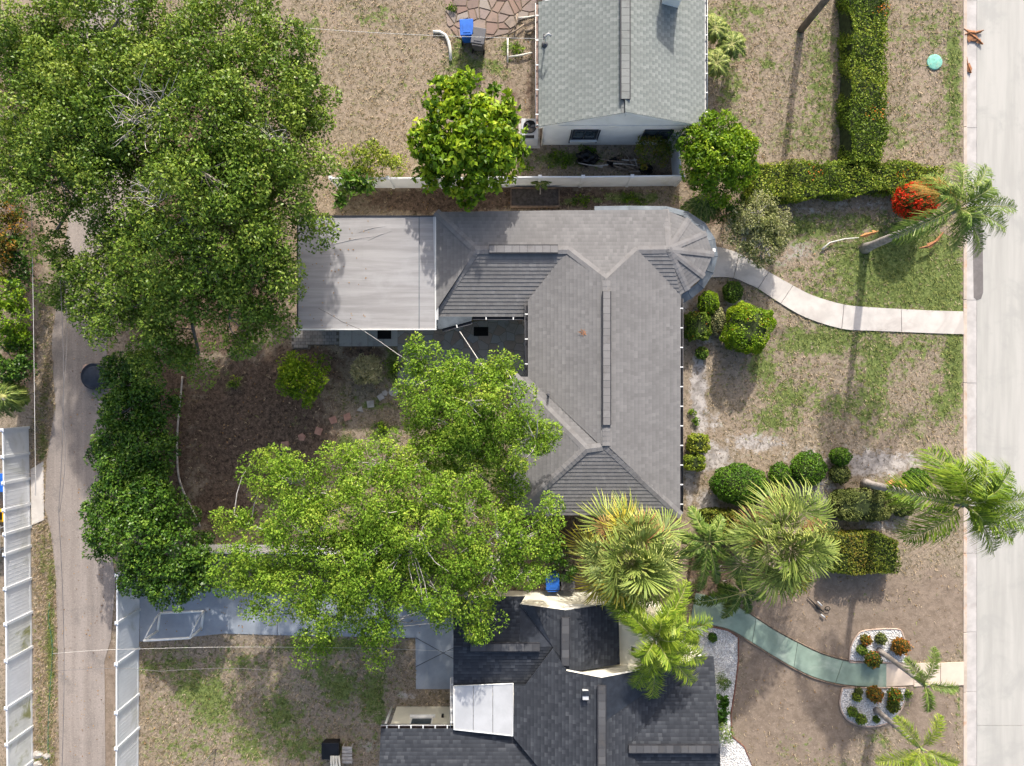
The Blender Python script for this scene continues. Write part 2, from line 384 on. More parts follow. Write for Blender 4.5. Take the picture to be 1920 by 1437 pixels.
ground = link('ground', me, m); tag(ground, 'patchy dry lawn and sandy earth around the houses', 'ground', kind='structure')
far_m = mat_plain('far_ground', (0.22, 0.19, 0.12), 0.95, 0.3, 0.3)
far = MB()
for x0, x1, y0, y1 in ((-400,-30,-400,400),(31,400,-400,400),(-30,31,22,400),(-30,31,-400,-22)):
    far.poly([(x0,y0,-.03),(x1,y0,-.03),(x1,y1,-.03),(x0,y1,-.03)])
tag(far.build('outer_ground', far_m), 'dry ground stretching away around the block', 'ground', kind='structure')

def area_mask(X, Y):
    """where grass may grow: not under paths, roads, houses"""
    bad = np.zeros(X.shape, bool)
    for poly in NOGRASS: bad |= inpoly(X, Y, poly)
    return ~bad
NOGRASS = []

# ------------------------------------------------------------------ road, kerb, alley, paths
def sheet(px_pts, z, z0=None):
    return [(*P(x, y, 0).xy, z) for x, y in px_pts]
conc_m, nt, b = newmat('road_concrete')
pos = geo_pos(nt); mp = N(nt, 'ShaderNodeMapping'); mp.inputs['Scale'].default_value = (2.2, 0.16, 1); nt.links.new(pos, mp.inputs[0])
ns = noise(nt, 1.0, 4, 0.6, mp.outputs[0]); nb = noise(nt, 0.6, 5, 0.65, pos, 0.5); nf = noise(nt, 35, 3, 0.65, pos)
c = mix(nt, smooth(nt, ns, 0.3, 0.7), (0.35, 0.34, 0.31), (0.44, 0.425, 0.39))
c = mix(nt, math_(nt, 'MULTIPLY', smooth(nt, nb, 0.5, 0.68), 0.75), c, (0.33, 0.325, 0.30))
c = mix(nt, math_(nt, 'MULTIPLY', nf, 0.3), c, (0.33, 0.325, 0.31))
nt.links.new(c, b.inputs['Base Color']); b.inputs['Roughness'].default_value = 0.85; bump(nt, b, nf, 0.2, 0.01)
M['road'] = conc_m
M['kerb'] = mat_plain('kerb_concrete', (0.50, 0.42, 0.35), 0.85, 0.12, 2.0, stain=((0.44, 0.24, 0.13), 0.75))
M['gutter_pan'] = mat_plain('gutter_pan', (0.46, 0.435, 0.415), 0.85, 0.10, 2.0, stain=((0.30, 0.27, 0.245), 0.4))
M['asphalt_patch'] = mat_plain('asphalt_patch', (0.17, 0.155, 0.15), 0.95, 0.12, 3, fine=30, bumpy=0.4)
m, nt, b = newmat('alley_asphalt'); pos = geo_pos(nt); mp = N(nt, 'ShaderNodeMapping'); mp.inputs['Scale'].default_value = (2.4, .12, 1); nt.links.new(pos, mp.inputs[0])
a1 = noise(nt, 1.0, 4, .6, mp.outputs[0]); a2 = noise(nt, .9, 5, .65, pos, .5); a3 = noise(nt, 26, 3, .7, pos); a4 = noise(nt, 13, 3, .7, pos)
c = mix(nt, smooth(nt, a1, .3, .7), (.215, .182, .158), (.30, .258, .228)); c = mix(nt, math_(nt, 'MULTIPLY', smooth(nt, a2, .5, .68), .6), c, (.17, .15, .135))
c = mix(nt, math_(nt, 'MULTIPLY', smooth(nt, a3, .52, .64), .55), c, (.42, .37, .33)); c = mix(nt, math_(nt, 'MULTIPLY', smooth(nt, a4, .55, .66), .5), c, (.12, .105, .095))
nt.links.new(c, b.inputs['Base Color']); b.inputs['Roughness'].default_value = .95; bump(nt, b, a3, .4, .01); M['alley'] = m
M['concrete_path'] = mat_plain('concrete_path', (0.56, 0.52, 0.475), 0.85, 0.10, 1.2, stain=((0.40, 0.36, 0.33), 0.7), fine=25)
M['green_path'] = mat_plain('green_path', (0.25, 0.33, 0.265), 0.85, 0.14, 1.2, stain=((0.38, 0.44, 0.365), 0.65))
M['pink_slab'] = mat_plain('pink_slab', (0.63, 0.52, 0.42), 0.8, 0.06, 1.5)
M['court'] = mat_plain('court_paint', (0.315, 0.345, 0.38), 0.7, 0.12, 0.9, stain=((0.41, 0.43, 0.46), 0.6))

# road slabs: wide slabs with joints, lying lower than the kerb
road = MB(); zr = -0.10
road_root = MB().poly([(21.6, -60, zr-0.02), (34, -60, zr-0.02), (34, 60, zr-0.02), (21.6, 60, zr-0.02)]).build('road', M['road'])
tag(road_root, 'pale grey concrete street along the right edge', 'road', kind='structure')
ys = [-60, -16.1, 30, 60]
for a, bb in zip(ys[:-1], ys[1:]):
    for x0, x1 in ((21.86, 27.6), (27.62, 34)):
        MB().box(((x0+x1)/2, (a+bb)/2, zr-0.006), (x1-x0, bb-a-0.018, 0.02)).build('road_slab', M['road'], road_root)
ap = [(1826,420),(1845,420),(1846,548),(1842,560),(1834,563),(1828,558)]
MB().prism([tuple(P(x, y).xy) for x, y in ap], zr+0.004, zr+0.012).build('asphalt_patch', M['asphalt_patch'], road_root)
# kerb and gutter sections
kerb_root = MB().box((21.30, 0, -0.18), (0.9, 120, 0.1)).build('kerb', M['gutter_pan'])
tag(kerb_root, 'rust stained concrete kerb and gutter beside the street', 'kerb', kind='structure')
joints = [60, 40, 30, 24, 18, 12, 8, 3.9, 0, -4, -8, -11.7, -14.5, -18, -24, -40, -60]
for a, bb in zip(joints[:-1], joints[1:]):
    MB().box((21.24, (a+bb)/2, -0.06), (0.17, a-bb-0.02, 0.16)).build('kerb_stone', M['kerb'], kerb_root, bevel=0.02)
    MB().box((21.59, (a+bb)/2, -0.125), (0.50, a-bb-0.02, 0.07)).build('gutter_slab', M['gutter_pan'], kerb_root)
NOGRASS.append([(1800,-200),(2400,-200),(2400,1700),(1800,1700)])
# alley
al = [(150,-120),(150,250),(128,420),(108,560),(97,640),(100,700),(104,760),(88,860),(84,950),(96,1000),(105,1080),(108,1200),(110,1320),(112,1437),(113,1600),
      (197,1600),(198,1437),(197,1300),(196,1240),(208,1200),(217,1090),(205,1000),(190,940),(196,850),(205,760),(200,640),(230,520),(260,300),(268,-120)]
pts = [P(x, y) for x, y in al]
alley = MB().poly([(p.x, p.y, 0.012) for p in reversed(pts)]).build('alley', M['alley'])
tag(alley, 'worn asphalt back alley running down the left side', 'alley', kind='structure'); NOGRASS.append(al)
def strip_path(root, name, mat, up, lo, joints, z0=0.0, z1=0.05, gap=0.012, label=None):
    """slabs between matched edge points; joints = index breaks"""
    for a, bb in zip(joints[:-1], joints[1:]):
        u = [P(*up[i]).xy for i in range(a, bb+1)]; l = [P(*lo[i]).xy for i in range(a, bb+1)]
        def inset(pt0, pt1):
            d = (pt1-pt0); return pt0 + d*(gap/max(d.length, 1e-3))
        u = [Vector(p) for p in u]; l = [Vector(p) for p in l]
        u[0] = inset(u[0], u[1]); l[0] = inset(l[0], l[1]); u[-1] = inset(u[-1], u[-2]); l[-1] = inset(l[-1], l[-2])
        o = MB().prism([tuple(p) for p in u]+[tuple(p) for p in reversed(l)], z0, z1+random.uniform(-.006, .004)).build(name, mat, root)
def dens(pts, k=3):
    out = []
    n = len(pts)
    for i in range(n-1):
        p0 = pts[max(i-1,0)]; p1 = pts[i]; p2 = pts[i+1]; p3 = pts[min(i+2,n-1)]
        for t in [j/k for j in range(k)]:
            q = []
            for a in (0, 1):
                q.append(0.5*((2*p1[a])+(-p0[a]+p2[a])*t+(2*p0[a]-5*p1[a]+4*p2[a]-p3[a])*t*t+(-p0[a]+3*p1[a]-3*p2[a]+p3[a])*t**3))
            out.append(tuple(q))
    out.append(pts[-1]); return out
z4 = lambda L: [(1260+x/2.874, 360+y/2.874) for x, y in L]
up = dens(z4([(180,290),(260,300),(360,332),(440,380),(520,432),(650,505),(760,560),(925,608),(1060,622),(1232,632),(1400,640),(1568,645)]))
lo = dens(z4([(180,465),(240,460),(330,465),(420,502),(462,522),(585,602),(720,678),(912,738),(1060,748),(1235,755),(1400,762),(1572,768)]))
path = MB().prism([tuple(P(*p).xy) for p in up]+[tuple(P(*p).xy) for p in reversed(lo)], -0.05, 0.012).build('front_path', M['gutter_dark'])
tag(path, 'curving pale concrete garden path from round porch to street', 'path', kind='structure')
strip_path(path, 'path_slab', M['concrete_path'], up, lo, [0, 6, 12, 15, 21, 27, 33], 0.0, 0.05)
NOGRASS.append(up+lo[::-1])
# green painted path of the neighbour and its pink slabs
z5 = lambda L: [(1240+x/2.824, 1080+y/2.824) for x, y in L]
up = dens(z5([(180,90),(300,120),(410,168),(500,225),(600,290),(720,355),(840,412),(960,448),(1060,462),(1190,466)]))
lo = dens(z5([(150,240),(290,262),(380,290),(480,350),(600,425),(700,482),(800,530),(920,565),(1060,582),(1192,588)]))
gpath = MB().prism([tuple(P(*p).xy) for p in up]+[tuple(P(*p).xy) for p in reversed(lo)], -0.05, 0.012).build('green_path', M['gutter_dark'])
tag(gpath, 'curving green painted concrete path of the dark roofed house', 'path', kind='structure')
strip_path(gpath, 'path_slab', M['green_path'], up, lo, [0, 9, 15, 21, 27], 0.0, 0.045)
for x0, x1 in ((1661, 1712), (1713, 1762), (1763, 1806)):
    MB().prism([tuple(P(x, y).xy) for x, y in ((x0,1245-(x0-1661)*.02),(x1,1244-(x1-1661)*.02),(x1,1284),(x0,1287))], 0.0, 0.045).build('pink_slab', M['pink_slab'], gpath)
NOGRASS.append(up+lo[::-1]); NOGRASS.append([(1660,1242),(1808,1242),(1808,1287),(1660,1287)])
# thin red edging boards along the green path
for nm, e in (('upper', up), ('lower', lo)):
    mb = MB(); mb.tube([(*P(x, y+(-3 if nm == 'upper' else 3)).xy, 0.03) for x, y in e[4:]], 0.03, 5)
    mb.build('edging_board', M['wood_plank'], gpath)
# blue painted court
ct = [(262,1078),(300,1095),(500,1110),(850,1118),(850,1292),(780,1292),(779,1196),(560,1192),(420,1188),(300,1200),(262,1203)]
court = MB().poly([(*P(x, y).xy, 0.016) for x, y in reversed(ct)]).build('blue_court', M['court'])
tag(court, 'blue grey painted concrete yard strip behind the airy tree', 'court', kind='structure'); NOGRASS.append(ct)
seam = MB()
for a, bb in (((640,1113),(640,1193)),((780,1196),(850,1235)),((520,1111),(520,1190)),((780,1250),(850,1215))):
    pa, pb = P(*a), P(*bb); seam.tube([(pa.x, pa.y, .016), (pb.x, pb.y, .016)], 0.012, 4)
seam.build('seam', M['gutter_dark'], court)
# concrete pad beside the outer fence
pad = [(58,880),(82,865),(83,975),(60,985)]
MBp = MB().prism([tuple(P(x, y).xy) for x, y in pad], -0.02, 0.03).build('concrete_pad', M['concrete_path'])
tag(MBp, 'weathered concrete strip between outer fence and alley', 'pavement', kind='structure'); NOGRASS.append(pad)

# ------------------------------------------------------------------ roofs: every shingle is a tilted tab with a butt edge
class Plane:
    def __init__(s, e, d, pitch):
        """e: (px,py,z) point on the eave, d: plan direction up the slope"""
        s.e = P(*e); l = math.hypot(*d); s.d = (d[0]/l, d[1]/l); s.p = R(pitch); s.t = math.tan(s.p)
        s.c0 = s.e.x*s.d[0]+s.e.y*s.d[1]
    def at(s, px, py):
        q = ((px-960)*s.d[0]+(718.5-py)*s.d[1])/1280.0
        z = (s.e.z+s.t*(32*q-s.c0))/(1+s.t*q)
        return P(px, py, z)
    def frame(s):
        c, sn = math.cos(s.p), math.sin(s.p); dx, dy = s.d
        return Vector((dy, -dx, 0)), Vector((dx*c, dy*c, sn)), Vector((-dx*sn, -dy*sn, c))
def sh_clip(sub, clip):
    out = sub
    for i in range(len(clip)):
        a = clip[i]; b = clip[(i+1) % len(clip)]
        inp = out; out = []
        if not inp: return out
        ex, ey = b[0]-a[0], b[1]-a[1]
        def side(p): return ex*(p[1]-a[1])-ey*(p[0]-a[0])
        for j in range(len(inp)):
            p = inp[j]; q = inp[(j+1) % len(inp)]
            sp, sq = side(p), side(q)
            if sp >= 0: out.append(p)
            if (sp > 0 and sq < 0) or (sp < 0 and sq > 0):
                t = sp/(sp-sq); out.append((p[0]+(q[0]-p[0])*t, p[1]+(q[1]-p[1])*t))
    return out
def shingles(plane, polys, root, mat, expo=0.18, tab=0.15, thick=0.018, tonefn=None, label_root=None, base=None):
    """polys: convex pixel polygons on one plane; deck + shingle field as parts of the roof"""
    u, v, n = plane.frame(); o = plane.e
    verts = []; faces = []; tones = []
    deck = MB()
    for poly in polys:
        pts = [plane.at(x, y) for x, y in poly]
        uv = [((p-o).dot(u), (p-o).dot(v)) for p in pts]
        ar = sum(uv[i][0]*uv[(i+1)%len(uv)][1]-uv[(i+1)%len(uv)][0]*uv[i][1] for i in range(len(uv)))
        if ar < 0: uv = uv[::-1]; pts = pts[::-1]
        deck.poly([p-n*0.004 for p in pts]); deck.poly([p-n*0.13 for p in reversed(pts)])
        for i in range(len(pts)):
            a, b2 = pts[i], pts[(i+1)%len(pts)]; deck.poly([a-n*0.004, a-n*0.13, b2-n*0.13, b2-n*0.004])
        u0 = min(p[0] for p in uv); u1 = max(p[0] for p in uv); v0 = min(p[1] for p in uv); v1 = max(p[1] for p in uv)
        j0 = math.floor(v0/expo); j1 = math.ceil(v1/expo)
        for j in range(j0, j1):
            rr = random.Random(j*7919+int(o.x*100)); off = rr.random()*tab
            i0 = math.floor((u0-off)/tab); i1 = math.ceil((u1-off)/tab)
            for i in range(i0, i1):
                rr2 = random.Random(j*100003+i*31+int(o.y*77))
                w0 = i*tab+off+0.0008; w1 = (i+1)*tab+off-0.0008
                a = j*expo; bb = (j+1)*expo
                cell = sh_clip([(w0, a), (w1, a), (w1, bb), (w0, bb)], uv)
                if len(cell) < 3: continue
                th = thick*(0.92+0.16*rr2.random())
                base_i = len(verts)
                tn = rr2.random() if tonefn is None else tonefn(rr2, j, i)
                for cu, cv in cell:
                    h = th*(1-0.8*(cv-a)/expo)
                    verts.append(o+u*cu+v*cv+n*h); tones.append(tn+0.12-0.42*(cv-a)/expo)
                faces.append(tuple(range(base_i, base_i+len(cell))))
                low = [k for k in range(len(cell)) if abs(cell[k][1]-a) < 1e-6]
                if len(low) >= 2:
                    us = [cell[k][0] for k in low]; ua, ub = min(us), max(us)
                    bi = len(verts)
                    for (cu, h) in ((ua, -0.002), (ub, -0.002), (ub, th), (ua, th)):
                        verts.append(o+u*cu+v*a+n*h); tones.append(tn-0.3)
                    faces.append((bi, bi+1, bi+2, bi+3))
    deck.build('roof_deck', base or M['dark_frame'], root)
    me = bpy.data.meshes.new('shingle_courses'); me.from_pydata([tuple(p) for p in verts], [], faces)
    at = me.attributes.new('tone', 'FLOAT', 'POINT'); at.data.foreach_set('value', np.array(tones, dtype=np.float32))
    so = link('shingle_courses', me, mat, root); so['kind'] = 'stuff'
    return so
def cap_mesh(w, L, fold, mat, th=0.018):
    mb = MB(); d = fold*w/2
    mb.poly([(0,-w/2,-d),(L,-w/2,-d+0.010),(L,0,0.010),(0,0,0)][::1]); mb.poly([(0,0,0),(L,0,0.010),(L,w/2,-d+0.010),(0,w/2,-d)])
    mb.poly([(L,-w/2,-d+.010),(L,-w/2,-d+.010-th),(L,0,.010-th),(L,0,.010)]); mb.poly([(L,0,.010),(L,0,.010-th),(L,w/2,-d+.010-th),(L,w/2,-d+.010)])
    mb.poly([(0,-w/2,-d),(0,-w/2,-d-th),(L,-w/2,-d+.010-th),(L,-w/2,-d+.010)]); mb.poly([(0,w/2,-d),(L,w/2,-d+.010),(L,w/2,-d+.010-th),(0,w/2,-d-th)])
    return mb.mesh('ridge_cap', mat)
def caps(root, A, B, me, step=0.2, lift=0.03, name='ridge_cap'):
    """separate cap shingles from A (upper) to B"""
    A = Vector(A); B = Vector(B); d = B-A; n = max(1, int(d.length/step)); x = d.normalized()
    y = Vector((0,0,1)).cross(x).normalized(); z = x.cross(y)
    rot = Matrix((x, y, z)).transposed().to_4x4()
    for k in range(n):
        o = bpy.data.objects.new(name, me); COL.objects.link(o)
        o.matrix_basis = Matrix.Translation(A+d*(k/n)+z*lift) @ rot
        o.parent = root; o.matrix_parent_inverse = Matrix.Translation(root.location).inverted()
def ridge_vent(root, A, B, mat, w=0.30, h=0.055, step=0.3):
    """raised ridge vent: a dark baffle below separate cap pieces"""
    A = Vector(A); B = Vector(B); d = B-A; x = d.normalized(); y = Vector((0,0,1)).cross(x).normalized(); z = x.cross(y)
    rot = Matrix((x, y, z)).transposed()
    MB().box((A+B)/2+z*(h*.5-0.005), (d.length, w+0.08, h), rot).build('ridge_vent', M['gutter_dark'], root)
    n = int(d.length/step); L = d.length/n
    me = MB().box((L/2, 0, 0), (L-0.012, w-0.01, 0.016)).mesh('vent_cap', mat)
    rot4 = rot.to_4x4()
    for k in range(n):
        o = bpy.data.objects.new('vent_cap', me); COL.objects.link(o)
        o.matrix_basis = Matrix.Translation(A+d*(k/n)+z*(h+0.006)) @ rot4
        o.parent = root; o.matrix_parent_inverse = Matrix.Translation(root.location).inverted()
def gutter(root, A, B, out, mat_in=None, mat_b=None, w=0.13, brk=0.82):
    """open trough hung along the eave A-B, out = outward plan direction; brackets are parts of it"""
    A = Vector(A); B = Vector(B); d = (B-A); L = d.length; x = d.normalized(); y = Vector(out).normalized()
    mb = MB()
    def q(a, yy, zz): return A+x*a+y*yy+Vector((0,0,zz))
    for prof in (((0.0,-.02),(0.0,-.13)),((0.0,-.13),(w,-.13)),((w,-.13),(w,-.02))):
        (y0,z0),(y1,z1) = prof
        mb.poly([q(0,y0,z0),q(L,y0,z0),q(L,y1,z1),q(0,y1,z1)]); mb.poly([q(0,y1,z1-.004),q(L,y1,z1-.004),q(L,y0,z0-.004),q(0,y0,z0-.004)])
    g = mb.build('gutter', mat_in or M['gutter_dark'], root)
    rim = MB(); rim.tube([q(0,w,-.015), q(L,w,-.015)], 0.013, 5); rim.build('gutter_rim', mat_b or M['bin_gray'], g)
    n = max(1, int(L/brk))
    me = MB().box((0,0,0), (w*1.05, 0.05, 0.02)).mesh('gutter_bracket', M['gutter_white'])
    ang = math.atan2(y.y, y.x)
    for k in range(n):
        o = bpy.data.objects.new('gutter_bracket', me); COL.objects.link(o)
        o.matrix_basis = Matrix.Translation(q(L*(k+.5)/n, w*.5, 0.0)) @ Matrix.Rotation(ang, 4, 'Z')
        o.parent = g; o.matrix_parent_inverse = Matrix.Identity(4)
        # g's own origin is the world origin relative to the house empty
        o.matrix_parent_inverse = (Matrix.Translation(root.location) @ g.matrix_parent_inverse @ Matrix.Identity(4)).inverted() if False else (root.matrix_basis @ g.matrix_parent_inverse).inverted()
    return g
def walls(root, mat, rects, z1):
    for x0, y0, x1, y1 in rects:
        MB().box(((x0+x1)/2, (y0+y1)/2, z1/2), (abs(x1-x0), abs(y1-y0), z1)).build('wall', mat, root)
def window(root, c, w, h, face, frame=None, pane=None, sill=True, nx=2):
    """window on a wall facing +y or -y (face = +1/-1); c = centre on the wall face"""
    c = Vector(c); f = face
    fr = MB(); t = 0.06
    for dx, dz, sx, sz in ((0,h/2,w+t,t),(0,-h/2,w+t,t),(-w/2,0,t,h),(w/2,0,t,h)):
        fr.box(c+Vector((dx, f*0.03, dz)), (sx, 0.07, sz))
    for k in range(1, nx): fr.box(c+Vector((-w/2+w*k/nx, f*0.025, 0)), (0.03, 0.05, h))
    win = fr.build('window', frame or M['dark_frame'], root)
    for k in range(nx):
        MB().box(c+Vector((-w/2+w*(k+.5)/nx, f*0.012, 0)), (w/nx-.05, 0.016, h-.06)).build('pane', pane or M['glass'], win)
    if sill: MB().box(c+Vector((0, f*0.07, -h/2-0.06)), (w+.2, 0.16, 0.05)).build('sill', M['white_paint'], win)
    return win

# ================================================================== main house: grey hip roof with round porch
HZ = 2.7; PT = 14.5
house = thing('house', 'grey shingled hip roof house with half round porch in the middle', 'house', P(1130, 640, 0))
pl_n = Plane((1000, 395, HZ), (0, -1), PT)          # slope facing north
pl_w = Plane((990, 640, HZ), (1, 0), PT)            # main wing west slope
pl_e = Plane((1275, 700, HZ), (-1, 0), PT)
pl_s = Plane((1150, 966, HZ), (0, 1), PT)
pl_hip = Plane((818, 500, HZ), (1, 0), PT)          # west end hip
zr_w = pl_n.at(980, 468).z
pl_sw = Plane((900, 594, zr_w-0.73), (0, 1), math.degrees(math.atan(0.73/abs(P(900,594,zr_w-.73).y-P(900,468,zr_w).y))))
pl_pn = Plane((980, 707, HZ), (0, -1), PT)          # little north face of the south west wing
pl_pw = Plane((962, 830, HZ), (1, 0), PT)
TG = lambda rr, j, i: min(1, max(0, rr.gauss(0.5, 0.17)))
S = M['shingle_gray']
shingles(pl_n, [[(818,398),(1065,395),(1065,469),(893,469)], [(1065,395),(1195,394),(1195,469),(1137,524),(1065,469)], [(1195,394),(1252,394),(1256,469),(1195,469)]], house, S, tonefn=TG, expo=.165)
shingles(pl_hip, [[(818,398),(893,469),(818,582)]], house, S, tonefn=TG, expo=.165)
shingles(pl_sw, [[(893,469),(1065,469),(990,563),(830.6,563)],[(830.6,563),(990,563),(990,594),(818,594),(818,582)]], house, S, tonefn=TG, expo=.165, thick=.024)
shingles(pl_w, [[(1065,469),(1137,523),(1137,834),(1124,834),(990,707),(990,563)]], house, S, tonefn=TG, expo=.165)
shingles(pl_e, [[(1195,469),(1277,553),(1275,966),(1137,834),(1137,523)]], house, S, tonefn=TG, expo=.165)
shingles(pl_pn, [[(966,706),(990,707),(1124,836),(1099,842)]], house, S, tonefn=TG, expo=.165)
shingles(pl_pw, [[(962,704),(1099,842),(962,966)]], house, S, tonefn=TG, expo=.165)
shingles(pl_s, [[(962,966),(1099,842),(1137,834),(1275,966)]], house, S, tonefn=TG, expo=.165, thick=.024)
# half round porch roof: cone of facets round the ridge end
apex = pl_n.at(1254, 468)
arc = [(1249,395),(1291,412),(1323,438),(1337,477),(1319,518),(1289,543),(1275,554)]
for a, bb in zip(arc[:-1], arc[1:]):
    pa, pb = P(*a, HZ-0.05), P(*bb, HZ-0.05); mid = (pa+pb)/2
    e = pb-pa; d = Vector((-e.y, e.x)); 
    if d.dot((apex-mid).xy) < 0: d = -d
    d.normalize(); run = (apex-mid).xy.dot(d)
    pit = math.degrees(math.atan((apex.z-mid.z)/run))
    pm = ((a[0]+bb[0])/2, (a[1]+bb[1])/2, HZ-0.05)
    pln = Plane(pm, (d.x, d.y), pit)
    shingles(pln, [[a, bb, (1254,468)]], house, S, tonefn=TG, expo=.165, thick=.02)
pl_rs = Plane((1230, 556, HZ), (0, 1), PT+5)
pr = [pl_n.at(1195,469), pl_n.at(1254,469), P(1277,554,HZ)]
nrm = (pr[1]-pr[0]).cross(pr[2]-pr[0]); nrm = nrm if nrm.z > 0 else -nrm
dd = Vector((-nrm.x, -nrm.y)); pl_rs = Plane((1277,554,HZ), (dd.x, dd.y), math.degrees(math.atan(dd.length/nrm.z)))
shingles(pl_rs, [[(1195,469),(1255,468),(1277,554)]], house, S, tonefn=TG, expo=.165, thick=.024)
cm = cap_mesh(0.34, 0.25, 0.22, M['cap_gray'])
for a, bb in (((1066,469),(893,469)),((1137,524),(1066,469)),((1137,524),(1195,469)),((1195,469),(1254,468)),((893,469),(819,399)),((893,469),(819,581))):
    caps(house, pl_n.at(*a) if a != (893,469) else pl_n.at(893,469), {(819,399): P(819,399,HZ), (819,581): pl_sw.at(819,581)}.get(bb, pl_n.at(*bb)), cm)
caps(house, pl_w.at(1137,526), pl_w.at(1137,834), cm)
caps(house, pl_s.at(1136,836), P(1275,966,HZ), cm)
caps(house, pl_pw.at(1099,842), P(962,966,HZ), cm); caps(house, pl_pn.at(1099,842), P(966,706,HZ), cm)
caps(house, pl_s.at(1130,838), pl_pn.at(1100,842), cm)
cm2 = cap_mesh(0.26, 0.25, 0.1, M['cap_gray'])
for a in arc[:-1]: caps(house, apex+Vector((0,0,.02)), P(*a, HZ-0.03), cm2, lift=0.025)
ridge_vent(house, pl_w.at(1137,547)+Vector((0,0,.04)), pl_w.at(1137,797)+Vector((0,0,.04)), M['cap_gray'])
ridge_vent(house, pl_n.at(917,468)+Vector((0,0,.04)), pl_n.at(1046,468)+Vector((0,0,.04)), M['cap_gray'])
# lower metal skirt roof round the porch
sk_out = [(1115,387),(1180,386),(1250,387),(1290,397),(1322,418),(1341,448),(1346,480),(1338,512),(1320,541),(1297,560),(1279,570)]
sk_in = [(1115,397),(1180,396),(1249,395),(1280,405),(1308,424),(1328,452),(1333,480),(1325,507),(1308,531),(1290,545),(1275,555)]
for i in range(len(sk_out)-1):
    a, bb = P(*sk_out[i], 2.35), P(*sk_out[i+1], 2.35); c1, d1 = P(*sk_in[i], 2.58), P(*sk_in[i+1], 2.58)
    mb = MB(); mb.poly([a, c1, d1, bb]); mb.poly([a, bb, bb-Vector((0,0,.08)), a-Vector((0,0,.08))]); mb.poly([d1, c1, c1-Vector((0,0,.08)), d1-Vector((0,0,.08))]); mb.poly([a-Vector((0,0,.08)), bb-Vector((0,0,.08)), d1-Vector((0,0,.08)), c1-Vector((0,0,.08))])
    mb.build('skirt_panel', M['metal_blue'], house)
    MB().tube([(a+bb)/2*0+a, c1], 0.014, 4).build('skirt_seam', M['metal_blue'], house)
# flat roof extension on the west
m, nt, b = newmat('membrane'); pos = geo_pos(nt); mp = N(nt, 'ShaderNodeMapping'); mp.inputs['Scale'].default_value = (.25, 3.2, 1); mp.inputs['Rotation'].default_value = (0, 0, .12); nt.links.new(pos, mp.inputs[0])
s1 = noise(nt, 1.0, 5, .65, mp.outputs[0], .4); s2 = noise(nt, .8, 4, .6, pos); s3 = noise(nt, 40, 2, .6, pos)
c = mix(nt, smooth(nt, s1, .3, .7), (.25, .24, .24), (.36, .35, .35)); c = mix(nt, math_(nt, 'MULTIPLY', smooth(nt, s2, .5, .7), .5), c, (.38, .375, .38)); c = mix(nt, math_(nt, 'MULTIPLY', s3, .25), c, (.2, .2, .2))
nt.links.new(c, b.inputs['Base Color']); b.inputs['Roughness'].default_value = .8; M['membrane'] = m
fz = 2.66
fr = MB(); c4 = [P(558,406,fz), P(817,405,fz), P(817,618,fz), P(558,618,fz)]
fr.prism([tuple(p.xy) for p in c4], fz-0.18, fz)
flat = fr.build('flat_roof', M['membrane'], house)
for f in (0.255, 0.47, 0.88):
    a = c4[0].lerp(c4[1], f); bb = c4[3].lerp(c4[2], f)
    MB().box(((a.x+bb.x)/2, (a.y+bb.y)/2, fz+0.005), (0.035, abs(a.y-bb.y)-0.05, 0.012)).build('membrane_seam', M['metal_blue' if f > .8 else 'membrane'], flat)
for a, bb in ((0,1),(1,2),(2,3),(3,0)):
    p, q = c4[a], c4[bb]; mid = (p+q)/2; L = (q-p).length; hor = abs(q.x-p.x) > abs(q.y-p.y)
    MB().box((mid.x, mid.y, fz-0.05), (L+.05 if hor else 0.05, 0.05 if hor else L-.05, 0.17)).build('edge_trim', M['gutter_white' if a in (1, 2) else 'gutter_dark'], flat)
fl = [P(812,405,fz+.01), P(822,405,fz+.06), P(822,600,fz+.06), P(816,600,fz+.01)]
mbx = MB(); mbx.poly(list(reversed(fl))); mbx.build('flashing', M['metal_white'], flat)
mbx = MB()
for k, (a, bb) in enumerate((((672,437),(725,424)),((600,465),(720,440)),((690,452),(735,434)))):
    pa, pb = P(*a, fz), P(*bb, fz); mbx.tube([pa, (pa+pb)/2+Vector((0,.06,0)), pb], [0.004, .018, .004], 5)
mbx.build('wrinkle', M['membrane'], flat)
# metal cricket roof under the west wing eave
ck = [P(820,594,2.5), P(885,594,2.5), P(884,602,2.45), P(828,617,2.4), P(820,617,2.4)]
mbx = MB(); mbx.poly(list(reversed(ck))); mbx.poly([p-Vector((0,0,.06)) for p in ck])
for i in range(len(ck)): mbx.poly([ck[i], ck[(i+1)%5], ck[(i+1)%5]-Vector((0,0,.06)), ck[i]-Vector((0,0,.06))])
mbx.build('metal_cricket', M['metal_blue'], house)
o_s = Vector((0,-1,0)); o_w = Vector((-1,0,0)); o_e = Vector((1,0,0))
gutter(house, P(1275,560,HZ), P(1275,964,HZ), o_e)
gutter(house, P(990,566,HZ), P(990,706,HZ), o_w)
gutter(house, pl_sw.at(886,594), pl_sw.at(988,594), o_s)
gutter(house, P(884,602,2.45), P(828,617,2.4), (P(884,602,2.45)-P(886,604,2.4)).normalized()*0+Vector((0.28,-1,0)))
gutter(house, P(962,708,HZ), P(962,964,HZ), o_w)
